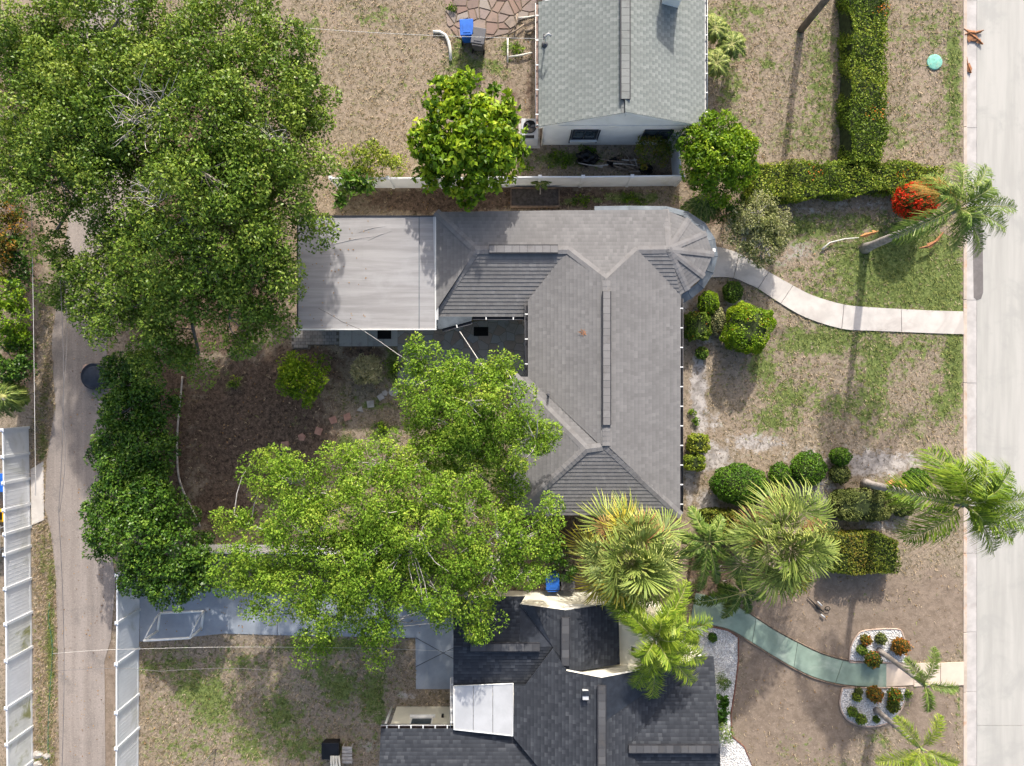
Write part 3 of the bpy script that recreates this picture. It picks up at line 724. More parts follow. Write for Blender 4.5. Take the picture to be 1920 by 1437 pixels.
# walls under the eaves
def W(px0, py0, px1, py1, z, inset=0.42):
    a = P(px0, py0, z); b2 = P(px1, py1, z)
    return (a.x+inset, a.y-inset, b2.x-inset, b2.y+inset)
walls(house, M['white_paint'], [W(990,470,1275,966,2.6), W(818,395,1000,590,2.45), W(560,408,830,616,2.5,.3)], 2.45)
walls(house, M['white_paint'], [W(975,706,1060,966,2.6)], 2.44)
rot_c = P(1254,470,2.3)
mbx = MB(); mbx.lathe((rot_c.x, rot_c.y, 0), [(1.62,0),(1.62,2.4)], 28); mbx.build('round_wall', M['white_paint'], house)
MB().box((P(1180,400,2.5).x, P(1180,404,2.5).y-.5, 1.2), (3.6, 1.0, 2.4)).build('wall', M['white_paint'], house)
for px in (1290, 1330): 
    pp = P(px, 470+(px-1290)*1.0, 2.3)
# fascia on the patio side and a glass door below the low eave
a = pl_sw.at(893,592)
MB().box((a.x+.5, a.y+.52, 1.05), (0.9, 0.06, 2.1)).build('patio_door', M['dark_frame'], house)
# roof fittings
vp = pl_pn.at(1028, 740)
mbx = MB(); mbx.tube([vp, vp+Vector((0,0,.42))], 0.05, 10); mbx.build('vent_pipe', M['bin_gray'], house)
mbx = MB(); mbx.tube([vp-Vector((0,0,.02)), vp+Vector((0,0,.06))], [0.11,.06], 10); mbx.build('pipe_flashing', M['bin_gray'], house)
lp = P(1338, 470, 2.55); MB().box(lp, (.12,.16,.14)).build('porch_light', M['white_paint'], house)
ll = pl_w.at(1093,624)
mb = MB()
for k in range(7):
    an = k*0.9+0.3; r0 = 0.16+0.10*random.random()
    mb.poly([ll+Vector((0,0,.04)), ll+Vector((math.cos(an-.25)*r0*.5, math.sin(an-.25)*r0*.5, .06)), ll+Vector((math.cos(an)*r0, math.sin(an)*r0, .05)), ll+Vector((math.cos(an+.25)*r0*.5, math.sin(an+.25)*r0*.5, .05))])
tag(mb.build('dead_leaf', M['dead_leaf']), 'small orange dead leaf cluster on grey roof slope', 'leaf')

# ================================================================== north neighbour: green grey gable roof, white wall
nh = thing('house', 'white walled house with grey green gable roof at top', 'house', P(1165, 100, 0))
zn = 2.7; pn = 23.3
pnw = Plane((1010, 120, zn), (1, 0), pn); pne = Plane((1321, 120, zn), (-1, 0), pn)
TGn = lambda rr, j, i: (0.15+0.2*rr.random()) if (i+j) % 2 else (0.6+0.4*rr.random())
rake_y = P(1010, 238, zn).y
def onrake(plane, px):
    lo_, hi_ = 150.0, 300.0
    for _ in range(40):
        m_ = (lo_+hi_)/2
        if plane.at(px, m_).y > rake_y: lo_ = m_
        else: hi_ = m_
    return (px, (lo_+hi_)/2)
ridge_px = 1172
wl_ = onrake(pnw, 1010); wr_ = onrake(pnw, ridge_px); er_ = onrake(pne, 1321); er0 = onrake(pne, ridge_px)
shingles(pnw, [[wl_, (1010,4), (1035,0), (ridge_px,0), wr_], [(1035,0), (1035,-120), (ridge_px,-120), (ridge_px,0)]], nh, M['shingle_green'], expo=.15, tab=.16, tonefn=TGn)
shingles(pne, [[er0, (ridge_px,-120), (1321,-120), er_]], nh, M['shingle_green'], expo=.15, tab=.16, tonefn=TGn)
cg = cap_mesh(0.30, 0.25, 0.4, M['cap_green'])
caps(nh, pnw.at(ridge_px, 190), pnw.at(*wr_)-Vector((0,0,0)), cg)
ridge_vent(nh, pnw.at(ridge_px, -110)+Vector((0,0,.05)), pnw.at(ridge_px, 188)+Vector((0,0,.05)), M['cap_green'], w=.34)
wy = P(1100, 272, 0).y; x0, x1 = P(1017,272,0).x, P(1322,100,zn).x-.3
MB().box(((x0+x1)/2, wy+4.5, 1.3), (x1-x0, 9.0, 2.6)).build('wall', M['white_paint'], nh)
zr_ = pnw.at(*wr_).z
gb = MB(); xr = pnw.at(*wr_).x
gb.poly([(x0,wy+.002,2.6),(x1,wy+.002,2.6),(x1,wy+.002,2.68),(xr,wy+.002,zr_-.15),(x0,wy+.002,2.68)]); gb.build('gable', M['white_paint'], nh)
for a, bb in ((pnw.at(*wl_), pnw.at(*wr_)), (pne.at(*er0), pne.at(*er_))):
    mbx = MB(); d = bb-a
    mbx.poly([a+Vector((0,-.01,.02)), bb+Vector((0,-.01,.02)), bb+Vector((0,-.01,-.17)), a+Vector((0,-.01,-.17))]); mbx.poly([a+Vector((0,.02,-.17)), bb+Vector((0,.02,-.17)), bb+Vector((0,.02,.02)), a+Vector((0,.02,.02))])
    mbx.poly([a+Vector((0,-.01,-.17)), bb+Vector((0,-.01,-.17)), bb+Vector((0,.02,-.17)), a+Vector((0,.02,-.17))])
    mbx.build('rake_board', M['white_paint'], nh)
MB().box(((x0+x1)/2, wy-0.012, 2.45), (x1-x0, .03, .04)).build('band', M['gutter_white'], nh)
for dx in (-.12, .12):
    MB().box((xr+dx, wy-.01, zr_-.5), (.05,.03,.4)).build('gable_vent', M['gutter_white'], nh)
for cx in (1096, 1231):
    c = P(cx, 249, 1.35); window(nh, (c.x, wy, 1.4), 1.05 if cx < 1200 else 1.2, 1.05, -1)
    for s_ in (-1, 1): MB().box((c.x+s_*.62, wy-.05, 1.2), (.05,.06,1.5)).build('shutter_track', M['dark_frame'], nh)
gutter(nh, P(1010, 6, zn), P(1010, 238, zn), o_w, M['rust_gutter'], M['gutter_white'], brk=1.0)
gutter(nh, P(1321, -60, zn), P(1321, 228, zn), o_e, M['gutter_white'], M['gutter_white'], brk=.75)
dsx = P(1017,272,0).x
mbx = MB(); mbx.tube([(P(1008,236,zn).x-.05, P(1008,236,zn).y+.08, 2.6), (dsx-.03, wy-.04, 2.35), (dsx-.03, wy-.05, 0.1)], .045, 6); mbx.build('downspout', M['gutter_white'], nh)
cz = pne.at(1258, 20)
MB().box((cz.x-.05, cz.y+.55, cz.z+.35), (.75,.75,1.5)).build('chimney', M['white_paint'], nh)
MB().box((cz.x-.05, cz.y+.55, cz.z+1.13), (.86,.86,.07)).build('chimney_cap', M['white_paint'], nh)
# service mast on the west eave
sm = pnw.at(1022, 84)
mast = thing('service_mast', 'small grey service mast with insulators on green roof edge', 'mast', sm)
mbx = MB(); mbx.tube([sm-Vector((0,0,.1)), sm+Vector((-.02,0,.75))], .035, 8); mbx.build('mast_pipe', M['pipe_white'], mast)
mbx = MB(); mbx.lathe(sm+Vector((0,0,.0)), [(.16,0),(.1,.08),(.04,.12)], 10); mbx.build('mast_flashing', M['bin_gray'], mast)
mbx = MB(); mbx.tube([sm+Vector((-.02,0,.7)), sm+Vector((.1,.02,.86)), sm+Vector((.2,.02,.72))], .05, 7); mbx.build('weather_head', M['metal_white'], mast)
for s_ in (-.08, .02, .1):
    mbx = MB(); mbx.lathe(sm+Vector((-.08,s_,.6)), [(.03,0),(.04,.04),(.03,.09)], 8); mbx.build('insulator', M['bin_gray'], mast)

# ================================================================== south neighbour: dark roof house
sh = thing('house', 'cream house with black shingle roof and two small gables below', 'house', P(1080, 1330, 0))
zs = 2.7; ps = 17.0
B = M['shingle_black']
TGs = lambda rr, j, i: min(1, max(0, rr.betavariate(2.0, 2.8)))
q_nb = Plane((900, 1120, zs), (0, -1), ps)                    # wing north slope
zb = q_nb.at(920, 1213).z
q_sb = Plane((900, 1213, zb), (0, 1), ps)
za = 3.46
q_aw = Plane((1058, 1200, za), (1, 0), ps); q_ae = Plane((1058, 1200, za), (-1, 0), ps)
zg = 4.05
q_gw = Plane((1128, 1350, zg), (1, 0), ps-.5); q_ge = Plane((1128, 1350, zg), (-1, 0), ps)
q_en = Plane((1300, 1230, zs), (0, -1), ps)
ze = q_en.at(1250, 1403).z
q_es = Plane((1250, 1403, ze), (0, 1), ps)
q_xn = Plane((780, 1366, 2.62), (0, -1), ps)
kw = dict(expo=.15, tab=.17, tonefn=TGs)
shingles(q_nb, [[(850,1120),(975,1118.3),(975,1134),(1036,1213),(850,1213)],[(975,1118.3),(985,1118),(975,1134)]], sh, B, **kw)
shingles(q_sb, [[(850,1213),(1036,1213),(984,1290),(850,1290)]], sh, B, **kw)
shingles(q_aw, [[(975,1134),(1059,1145),(1059,1262),(1036,1213)]], sh, B, **kw)
shingles(q_ae, [[(1059,1145),(1159,1130),(1162,1246),(1059,1262)]], sh, B, **kw)
shingles(q_gw, [[(984,1286),(1036,1216),(1062,1259),(1062,1500),(1060,1500),(984,1408)],[(964,1286),(984,1286),(984,1408),(964,1384)],[(1062,1259),(1128,1272),(1128,1500),(1062,1500)]], sh, B, **kw)
shingles(q_ge, [[(1128,1272),(1297,1240),(1310,1231),(1177,1403),(1128,1403)],[(1128,1403),(1177,1403),(1240,1500),(1128,1500)]], sh, B, **kw)
shingles(q_en, [[(1310,1231),(1338,1231),(1350,1403),(1177,1403)]], sh, B, **kw)
shingles(q_es, [[(1177,1403),(1350,1403),(1352,1500),(1240,1500)]], sh, B, **kw)
shingles(q_xn, [[(714,1366),(850,1366),(964,1382),(1060,1500),(708,1500)]], sh, B, **kw)
for a, bb, q in (((882,1213),(1012,1213),q_nb), ((1060,1157),(1060,1247),q_aw), ((1128,1284),(1128,1490),q_gw), ((1178,1403),(1346,1403),q_en)):
    ridge_vent(sh, q.at(*a)+Vector((0,0,.035)), q.at(*bb)+Vector((0,0,.035)), M['cap_black'], w=.30)
# gable triangles and walls
wyn = P(1000, 1108, 0).y
MB().box((P(1000,1120,2.6).x+.2, wyn-2.3, 1.25), (6.6, 4.6, 2.5)).build('wall', M['cream_paint'], sh)
gA = MB(); pk = q_aw.at(1059,1145); l_ = q_aw.at(975,1134); r_ = q_ae.at(1159,1130)
gA.poly([(l_.x,wyn+.003,2.4),(r_.x-.3,wyn+.003,2.4),(r_.x-.3,wyn+.003,2.72),(pk.x,wyn+.003,za-.14),(l_.x,wyn+.003,2.72)][::-1]); gA.build('gable', M['cream_paint'], sh)
c = P(1075, 1128, 2.0); MB().box((c.x, wyn+.03, 2.3), (.9,.06,.32)).build('gable_vent', M['white_paint'], sh)
pk2 = q_gw.at(1128,1272); gl = q_gw.at(1062,1259); gr = q_ge.at(1297,1240)
gB = MB(); yb = pk2.y-.12
gB.poly([(gl.x-.2,yb,2.4),(gr.x,yb,2.4),(gr.x,yb,gr.z-.14),(pk2.x,yb,pk2.z-.14),(gl.x-.2,yb,gl.z-.1)][::-1]); gB.build('gable', M['cream_paint'], sh)
MB().box((pk2.x+.1, yb+.03, 3.55), (.85,.06,.14)).build('gable_vent', M['white_paint'], sh)
for a, bb in ((l_, pk), (pk, r_), (gl, pk2), (pk2, gr)):
    mbx = MB(); y0 = .02
    mbx.poly([a+Vector((0,y0,-.005)), a+Vector((0,y0,-.16)), bb+Vector((0,y0,-.16)), bb+Vector((0,y0,-.005))]); mbx.poly([a+Vector((0,0,-.005)), bb+Vector((0,0,-.005)), bb+Vector((0,0,-.16)), a+Vector((0,0,-.16))])
    mbx.poly([a+Vector((0,y0,-.16)), a+Vector((0,0,-.16)), bb+Vector((0,0,-.16)), bb+Vector((0,y0,-.16))])
    mbx.build('rake_board', M['white_paint'], sh)
ax = P(1178,1200,0).x
MB().box((3.0+P(1058,0,2.6).x-.3, wyn-4.0, 1.2), (3.9, 7.0, 2.4)).build('wall', M['cream_paint'], sh)
ey = P(1300,1231,zs).y-.35
MB().box(((P(1190,0,zs).x+P(1342,0,zs).x)/2-.1, ey-4, 1.25), (P(1342,0,zs).x-P(1190,0,zs).x-.5, 8, 2.5)).build('wall', M['cream_paint'], sh)
wyx = P(800,1325,0).y
MB().box((P(800,1325,0).x+.1, wyx-2, 1.2), (P(850,1325,0).x-P(738,1325,0).x+.2, 4, 2.4)).build('wall', M['cream_paint'], sh)
c = P(790,1348,1.5); w_ = window(sh, (c.x, wyx, 1.55), .95, .8, 1, M['white_paint'], nx=1)
MB().box((P(834,1335,0).x, wyx+.05, 1.0), (.10,.12,.16)).build('wall_lamp', M['black_plastic'], sh)
mbx = MB(); mbx.tube([(P(738,1325,0).x-.06, wyx+.03, .15), (P(738,1325,0).x-.06, wyx+.03, 2.4)], .05, 6); mbx.build('downspout', M['white_paint'], sh)
gutter(sh, P(714,1366,2.62), P(850,1366,2.62), Vector((0,1,0)), M['rust_gutter'], M['white_paint'], brk=.5)
gutter(sh, P(850,1366,2.62), P(850,1272,2.62), o_w, M['gutter_white'], M['white_paint'], brk=.5)
# porch posts and step at the entry
for px_ in (1170, 1192):
    pp = P(px_, 1180, 0); MB().box((pp.x, pp.y, 1.2), (.16,.16,2.4)).build('porch_post', M['white_paint'], sh)
MB().box((P(1195,1195,0).x+.3, P(1195,1195,0).y-.3, .07), (2.6,2.2,.14)).build('porch_floor', M['white_paint'], sh)
# white metal patio roof with panels
mp4 = [P(851,1286,2.78), P(962,1281,3.0), P(962,1379,3.0), P(851,1367,2.78)]
for k in range(3):
    f0, f1 = [0, .33, .66, 1][k]+.004, [0, .33, .66, 1][k+1]-.004
    a, b2 = mp4[0].lerp(mp4[1], f0), mp4[0].lerp(mp4[1], f1); d2, c2 = mp4[3].lerp(mp4[2], f0), mp4[3].lerp(mp4[2], f1)
    mbx = MB(); up_ = Vector((0,0,.05)); mbx.poly([a+up_, d2+up_, c2+up_, b2+up_]); mbx.poly([a, b2, c2, d2])
    for s0, s1 in ((a,d2),(d2,c2),(c2,b2),(b2,a)): mbx.poly([s0+up_, s0, s1, s1+up_])
    mbx.build('patio_roof_panel', M['metal_white'], sh)
mbx = MB(); mbx.tube([mp4[0]+Vector((0,0,.05)), mp4[1]+Vector((0,0,.05)), mp4[2]+Vector((0,0,.05)), mp4[3]+Vector((0,0,.05)), mp4[0]+Vector((0,0,.05))], .03, 5); mbx.build('patio_roof_trim', M['white_paint'], sh)
sv_ = q_gw.at(1097,1300); MB().box(sv_+Vector((0,0,.12)), (.24,.34,.24)).build('roof_vent', M['metal_white'], sh)
MB().box(sv_+Vector((0,.1,.25)), (.28,.2,.03)).build('vent_hood', M['dark_frame'], sh)
for poly in ([(818,395),(1345,388),(1345,570),(1275,966),(962,966),(962,705),(990,705),(990,594),(818,594)], [(558,405),(818,405),(818,618),(558,618)], [(1012,0),(1322,0),(1322,275),(1012,275)], [(850,1108),(1160,1108),(1340,1231),(1350,1437),(713,1437),(713,1350),(850,1330)]):
    NOGRASS.append(poly)

# ------------------------------------------------------------------ vegetation builders
def norm_rows(a): return a/np.maximum(np.linalg.norm(a, axis=-1, keepdims=True), 1e-9)
def leaf_quads(C, D, Nn, L, Wd, fold=0.25):
    """rhombic leaves folded along the midrib: centre C, length dir D, normal Nn -> (n,4,3)"""
    D = norm_rows(D); S_ = norm_rows(np.cross(Nn, D)); Nn = np.cross(D, S_)
    L = L[:, None]; Wd = Wd[:, None]
    a = C-D*L*0.5; c = C+D*L*0.5-Nn*L*0.12
    b = C+S_*Wd*0.5+Nn*Wd*fold-D*L*0.04; d = C-S_*Wd*0.5+Nn*Wd*fold-D*L*0.04
    return np.stack([a, d, c, b], 1)
def ball(n):
    return norm_rows(RNG.normal(size=(n, 3)))
def lobe_clumps(lobes, per, low=-0.35, inner=0.55):
    """clump centres spread over the upper shell and inside of each lobe (world x,y,z,r,rz)"""
    out = []
    for (x, y, z, r, rz) in lobes:
        n = max(3, int(per*r*r))
        d = ball(n*3); d = d[d[:, 2] > low][:n]
        rad = inner+(1-inner)*RNG.random(len(d))**0.6
        out.append(np.stack([x+d[:,0]*rad*r, y+d[:,1]*rad*r, z+d[:,2]*rad*rz], 1))
    return np.concatenate(out)
def clump_leaves(cl, k, rc, L, W, tone0=0.5, tvar=0.22, flat=0.65, up=0.7, jitter=0.12):
    n = len(cl); ct = RNG.normal(0, tvar*0.9, n)
    d = ball(n*k); rad = (0.6+0.4*RNG.random(n*k)**0.6)*np.repeat(rc*(0.7+0.6*RNG.random(n)), k)
    off = d*rad[:, None]; off[:, 2] *= flat
    C = np.repeat(cl, k, 0)+off
    Nn = norm_rows(d*1.3+np.array([0, 0, up])+RNG.normal(0, 0.38, (n*k, 3)))
    D = norm_rows(d+RNG.normal(0, 0.7, (n*k, 3)))
    Ls = L*(0.7+0.6*RNG.random(n*k)); Ws = W*(0.7+0.6*RNG.random(n*k))
    tone = np.clip(tone0+np.repeat(ct, k)+RNG.normal(0, tvar, n*k), 0, 1)
    return leaf_quads(C, D, Nn, Ls, Ws), tone
def to_world_lobes(L):
    out = []
    for l in L:
        px, py, z, r = l[:4]; rzf = l[4] if len(l) > 4 else 0.7
        p = P(px, py, z); rm = r/40.0*(CAM_H-z)/CAM_H
        out.append((p.x, p.y, z, rm, rm*rzf))
    return out
def curved(a, b, sag=0.15, n=5, wob=0.12):
    a = Vector(a); b = Vector(b); d = b-a; pts = []
    j = Vector((random.uniform(-1,1), random.uniform(-1,1), random.uniform(-.3,.6)))*wob*d.length
    for i in range(n+1):
        t = i/n; pts.append(a+d*t+j*math.sin(math.pi*t)+Vector((0,0,sag*d.length*math.sin(math.pi*t)*.5)))
    return pts
def tree(name, label, cat, base, fork_z, lobes, mat, bark, trunk_r=0.22, per=22, k=55, rc=0.42, L=0.16, W=0.075, tone0=0.5, tvar=0.2, group=None, up=0.7,
         twig_n=60, lean=None, inner=0.55, low=-0.35, flat=0.65, extra=None):
    b = P(*base) if len(base) == 2 else Vector(base)
    t = thing(name, label, cat, b, group)
    WL = to_world_lobes(lobes)
    cx = sum(l[0] for l in WL)/len(WL); cy = sum(l[1] for l in WL)/len(WL)
    fork = Vector((b.x*.6+cx*.4, b.y*.6+cy*.4, fork_z)) if lean is None else Vector(lean)
    mb = MB(); pts = curved(b-Vector((0,0,.1)), fork, 0.0, 6, 0.05)
    mb.tube(pts, [trunk_r*(1.35 if i == 0 else 1-.35*i/6) for i in range(7)], 10); mb.build('trunk', bark, t)
    limb_pts = []
    for i, (x, y, z, r, rz) in enumerate(WL):
        if len(WL) > 14 and i % 2: continue
        p = curved(fork-Vector((0,0,.15)), (x, y, z+rz*.1), 0.18, 7, 0.10); limb_pts.append(p)
        mb = MB(); mb.tube(p, [trunk_r*.5*(1-.75*j/7) for j in range(8)], 7); mb.build('limb', bark, t)
    cl = lobe_clumps(WL, per, low, inner)
    if twig_n:
        mb = MB()
        for _ in range(min(twig_n, len(cl))):
            c = Vector(cl[random.randrange(len(cl))])
            lp = min((q for p in limb_pts for q in p[3:]), key=lambda q: (q-c).length)
            mb.tube(curved(lp, c, 0.1, 3, 0.12), [.03,.022,.014,.006], 4, cap=False)
        mb.build('twigs', bark, t)['kind'] = 'stuff'
    V, tone = clump_leaves(cl, k, rc, L, W, tone0, tvar, flat, up)
    if extra:
        for eV, et in extra: V = np.concatenate([V, eV]); tone = np.concatenate([tone, et])
    link('crown', quads_mesh('crown', V, mat, tone), None, t)
    return t
def shrub(name, label, c, r, h, mat, shape='ball', rot=0.0, L=0.085, W=0.05, dens=420, tone0=0.5, tvar=0.2, cat='shrub', rough=0.09, z0=0.0, group=None, sq=1.0, flowers=None, core=None, poly=None):
    """clipped shrub: leaves set thickly over a rounded body; c = apparent centre px, r = (rx,ry) apparent px"""
    zc = z0+h*0.5
    p = P(c[0], c[1], zc); k = (CAM_H-zc)/CAM_H/40.0; rx, ry = r[0]*k, r[1]*k
    t = thing(name, label, cat, (p.x, p.y, 0), group)
    e = {'ball': 1.0, 'squarish': 0.55, 'box': 0.30}[shape]
    def surf(d, s=1.0):
        q = np.sign(d)*np.abs(d)**e
        q2 = q/np.maximum(np.abs(q).max(1, keepdims=True), 1e-9) if shape == 'box' else q
        X = np.stack([q2[:,0]*rx*s, q2[:,1]*ry*s, q2[:,2]*h*.5*s], 1)
        cr, sr = math.cos(rot), math.sin(rot)
        return np.stack([X[:,0]*cr-X[:,1]*sr+p.x, X[:,0]*sr+X[:,1]*cr+p.y, X[:,2]+zc], 1)
    area = 2*math.pi*rx*ry+math.pi*(rx+ry)*h*.7
    n = int(area*dens*(1.6 if shape != 'ball' else 1.0))
    d = ball(int(n*1.25)); d = d[d[:,2] > -0.75][:n]
    lump = 1+rough*np.sin(d[:,0]*7+c[0])*np.cos(d[:,1]*6+c[1])+rough*.6*np.sin(d[:,2]*9+d[:,0]*11)
    C = surf(d); C = np.array([p.x, p.y, zc])+(C-np.array([p.x, p.y, zc]))*(lump*(1-0.10*RNG.random(len(d))**2+0.03*RNG.random(len(d))))[:, None]
    g = np.stack([d[:,0]/max(rx,.05), d[:,1]/max(ry,.05), d[:,2]/max(h*.5,.05)], 1)
    Nn = norm_rows(norm_rows(g)+RNG.normal(0, .5, d.shape)); D = norm_rows(RNG.normal(0, 1, d.shape)+norm_rows(g)*.5)
    V = leaf_quads(C, D, Nn, L*(.6+.8*RNG.random(len(d))), W*(.6+.8*RNG.random(len(d))))
    patch = 0.12*np.sin(C[:,0]*3.1+C[:,1]*2.3)+0.08*np.sin(C[:,1]*5.3-C[:,0]*1.7)
    tone = np.clip(tone0+patch+RNG.normal(0, tvar, len(d)), 0, 1)
    link('foliage', quads_mesh('foliage', V, mat, tone), None, t)
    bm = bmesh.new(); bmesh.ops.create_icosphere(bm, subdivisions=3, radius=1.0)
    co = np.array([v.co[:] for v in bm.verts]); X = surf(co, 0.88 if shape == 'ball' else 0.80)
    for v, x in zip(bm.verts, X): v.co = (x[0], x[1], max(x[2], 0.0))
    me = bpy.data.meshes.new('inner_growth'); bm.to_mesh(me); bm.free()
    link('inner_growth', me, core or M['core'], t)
    if z0 > 0.1 or True:
        mb = MB(); mb.tube([(p.x, p.y, -.03), (p.x, p.y, max(.1, z0+h*.2))], .05, 6); mb.build('stem', M['bark_gray'], t)
    if flowers:
        fm, cnt, sz = flowers
        d = ball(cnt*4); d = d[d[:,2] > -0.15][:cnt]; C = surf(d, 1.05)
        for kk in range(3):
            V1 = leaf_quads(C+RNG.normal(0,.03,C.shape), RNG.normal(0,1,C.shape), norm_rows(d+RNG.normal(0,.5,d.shape)), sz*(.6+.8*RNG.random(len(C))), sz*.8*(.6+.8*RNG.random(len(C))))
            V2 = V1 if kk == 0 else np.concatenate([V2, V1])
        link('flowers', quads_mesh('flowers', V2, fm, np.clip(RNG.normal(.5,.25,len(V2)),0,1)), None, t)['kind'] = 'stuff'
    return t
def hedge(label, name, poly, h, mat, core_mat=None, dens=380, L=0.10, W=0.06, tone0=.5, tvar=.2, tonefn=None, lump=0.13, flowers=None):
    """clipped hedge from its plan outline: poly = apparent outline of the TOP, px"""
    top = [P(x, y, h) for x, y in poly]; n = len(top)
    cx = sum(p.x for p in top)/n; cy = sum(p.y for p in top)/n
    t = thing(name, label, 'hedge', (cx, cy, 0))
    A = np.array([[p.x, p.y] for p in top])
    x0, y0 = A.min(0); x1, y1 = A.max(0)
    cnt = int((x1-x0)*(y1-y0)*dens)
    X = x0+(x1-x0)*RNG.random(cnt); Y = y0+(y1-y0)*RNG.random(cnt)
    ok = inpoly(X, Y, [tuple(a) for a in A]); X = X[ok]; Y = Y[ok]
    zt = h+lump*np.sin(X*2.1+Y*1.3)*np.cos(Y*1.7-X)+lump*.7*np.sin(X*5+1)*np.sin(Y*4.4)+RNG.normal(0,.03,len(X))
    C = np.stack([X, Y, zt], 1); Nn = np.tile(np.array([0,0,1.0]), (len(X),1))
    for i in range(n):
        a = A[i]; b2 = A[(i+1)%n]; Ls = np.linalg.norm(b2-a); m = int(Ls*h*dens)
        f = RNG.random(m); z = RNG.random(m)*h; e = (b2-a)/Ls; o = np.array([e[1], -e[0]])
        if np.dot(o, (a+b2)/2-np.array([cx, cy])) < 0: o = -o
        Q = a+(b2-a)*f[:,None]+o*(lump*np.sin(f*Ls*3+z*2)+RNG.normal(0,.03,m)-.03)[:,None]
        C = np.concatenate([C, np.stack([Q[:,0], Q[:,1], z], 1)]); Nn = np.concatenate([Nn, np.tile(np.array([o[0], o[1], .25]), (m,1))])
    Nn = norm_rows(Nn+RNG.normal(0,.5,Nn.shape)); D = RNG.normal(0,1,Nn.shape)
    V = leaf_quads(C, D, Nn, L*(.6+.8*RNG.random(len(C))), W*(.6+.8*RNG.random(len(C))))
    patch = 0.14*np.sin(C[:,0]*1.3+C[:,1]*.9)+0.1*np.sin(C[:,1]*2.9-C[:,0]*1.1) if tonefn is None else tonefn(C)
    tone = np.clip(tone0+patch+RNG.normal(0,tvar,len(C)), 0, 1)
    link('foliage', quads_mesh('foliage', V, mat, tone), None, t)
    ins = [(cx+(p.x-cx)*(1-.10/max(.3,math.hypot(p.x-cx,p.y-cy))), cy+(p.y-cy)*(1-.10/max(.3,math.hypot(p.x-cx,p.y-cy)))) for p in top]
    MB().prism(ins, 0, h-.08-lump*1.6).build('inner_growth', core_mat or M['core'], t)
    if flowers:
        fm, cnt, sz, spots = flowers
        for si, (fx, fy, fr_) in enumerate(spots):
            q = P(fx, fy, h); m = cnt
            Cf = np.stack([q.x+RNG.normal(0,fr_,m), q.y+RNG.normal(0,fr_,m), h+.08+RNG.normal(0,.04,m)], 1)
            Vf = leaf_quads(Cf, RNG.normal(0,1,Cf.shape), norm_rows(RNG.normal(0,.5,Cf.shape)+np.array([0,0,1])), np.full(m,sz), np.full(m,sz*.8))
            link('flower_cluster', quads_mesh('flower_cluster', Vf, fm, np.clip(RNG.normal(.5,.25,m),0,1)), None, t)['kind'] = 'stuff'
    return t
def bez(a, b, c, t):
    return a*(1-t)**2+b*2*t*(1-t)+c*t*t
def feather_frond(root, hub, tip, rise, mat, lw=0.55, n=46, tone0=.5, plume=0.25, name='frond', width=0.05, tvar=.15, droop=0.35, start=.14):
    """arching frond from hub to tip with leaflets on both sides; midrib is a sub-part"""
    hub = Vector(hub); tip = Vector(tip); mid = (hub+tip)/2+Vector((0,0,rise))
    ts = np.linspace(start, 1.0, n)
    H, Mm, T = (np.array(v[:]) for v in (hub, mid, tip))
    pts = H[None]*(1-ts[:,None])**2+Mm[None]*2*(ts*(1-ts))[:,None]+T[None]*(ts**2)[:,None]
    tan = norm_rows(2*(1-ts)[:,None]*(Mm-H)[None]+2*ts[:,None]*(T-Mm)[None])
    side = norm_rows(np.cross(tan, np.array([[0,0,1.0]])))
    upv = np.cross(side, tan)
    prof = np.sin(np.clip((ts-start)/(1-start)*.88+.12, 0, 1)*math.pi)**.55*lw
    quads = []; tones = []
    layers = ((1, 0.0), (-1, 0.0)) if plume <= 0 else ((1, 0.1), (-1, 0.1), (1, plume), (-1, plume))
    for sgn, lift in layers:
        jl = RNG.normal(0, .22, n)
        dirn = norm_rows(side*sgn*(1.0+.15*RNG.normal(size=(n,1)))+tan*(.35+.7*RNG.random((n,1)))+upv*((lift*1.6+jl)[:,None]))
        l = prof*(.65+.55*RNG.random(n))
        a = pts; m1 = pts+dirn*(l*.55)[:,None]; e = pts+dirn*(l*.95)[:,None]+np.array([0,0,-1])*(l*droop)[:,None]
        wv = norm_rows(np.cross(dirn, upv))*width*.5
        quads += [np.stack([a-wv*.5, m1-wv, m1+wv, a+wv*.5], 1), np.stack([m1-wv, e, e+wv*.15, m1+wv], 1)]
        tt = np.clip(tone0+RNG.normal(0, tvar*1.5, n), 0, 1); tones += [tt, np.clip(tt+.08, 0, 1)]
    V = np.concatenate(quads); tn = np.concatenate(tones)
    f = link(name, quads_mesh('frond', V, mat, tn), None, root)
    cp = [bez(hub, mid, tip, t) for t in np.linspace(0, .97, 9)]
    mb = MB(); mb.tube(cp, [.035*(1-.85*i/8) for i in range(9)], 5, cap=False); mb.build('midrib', M['midrib'], f)
    return f
def palm_trunk(root, base, top, r0=.17, r1=.11, mat=None, bulge=True):
    base = Vector(base); top = Vector(top); n = 14; pts = []; rad = []
    for i in range(n+1):
        t = i/n; pts.append(base.lerp(top, t)+Vector((math.sin(t*3)*.03, math.cos(t*2.3)*.03-.03, -.08 if i == 0 else 0)))
        rad.append((r0*(1.45 if t < .04 else 1)*(1-t)+r1*t)*(1+.05*(i % 2)))
    mb = MB(); mb.tube(pts, rad, 12); return mb.build('trunk', mat or M['palm_trunk'], root)
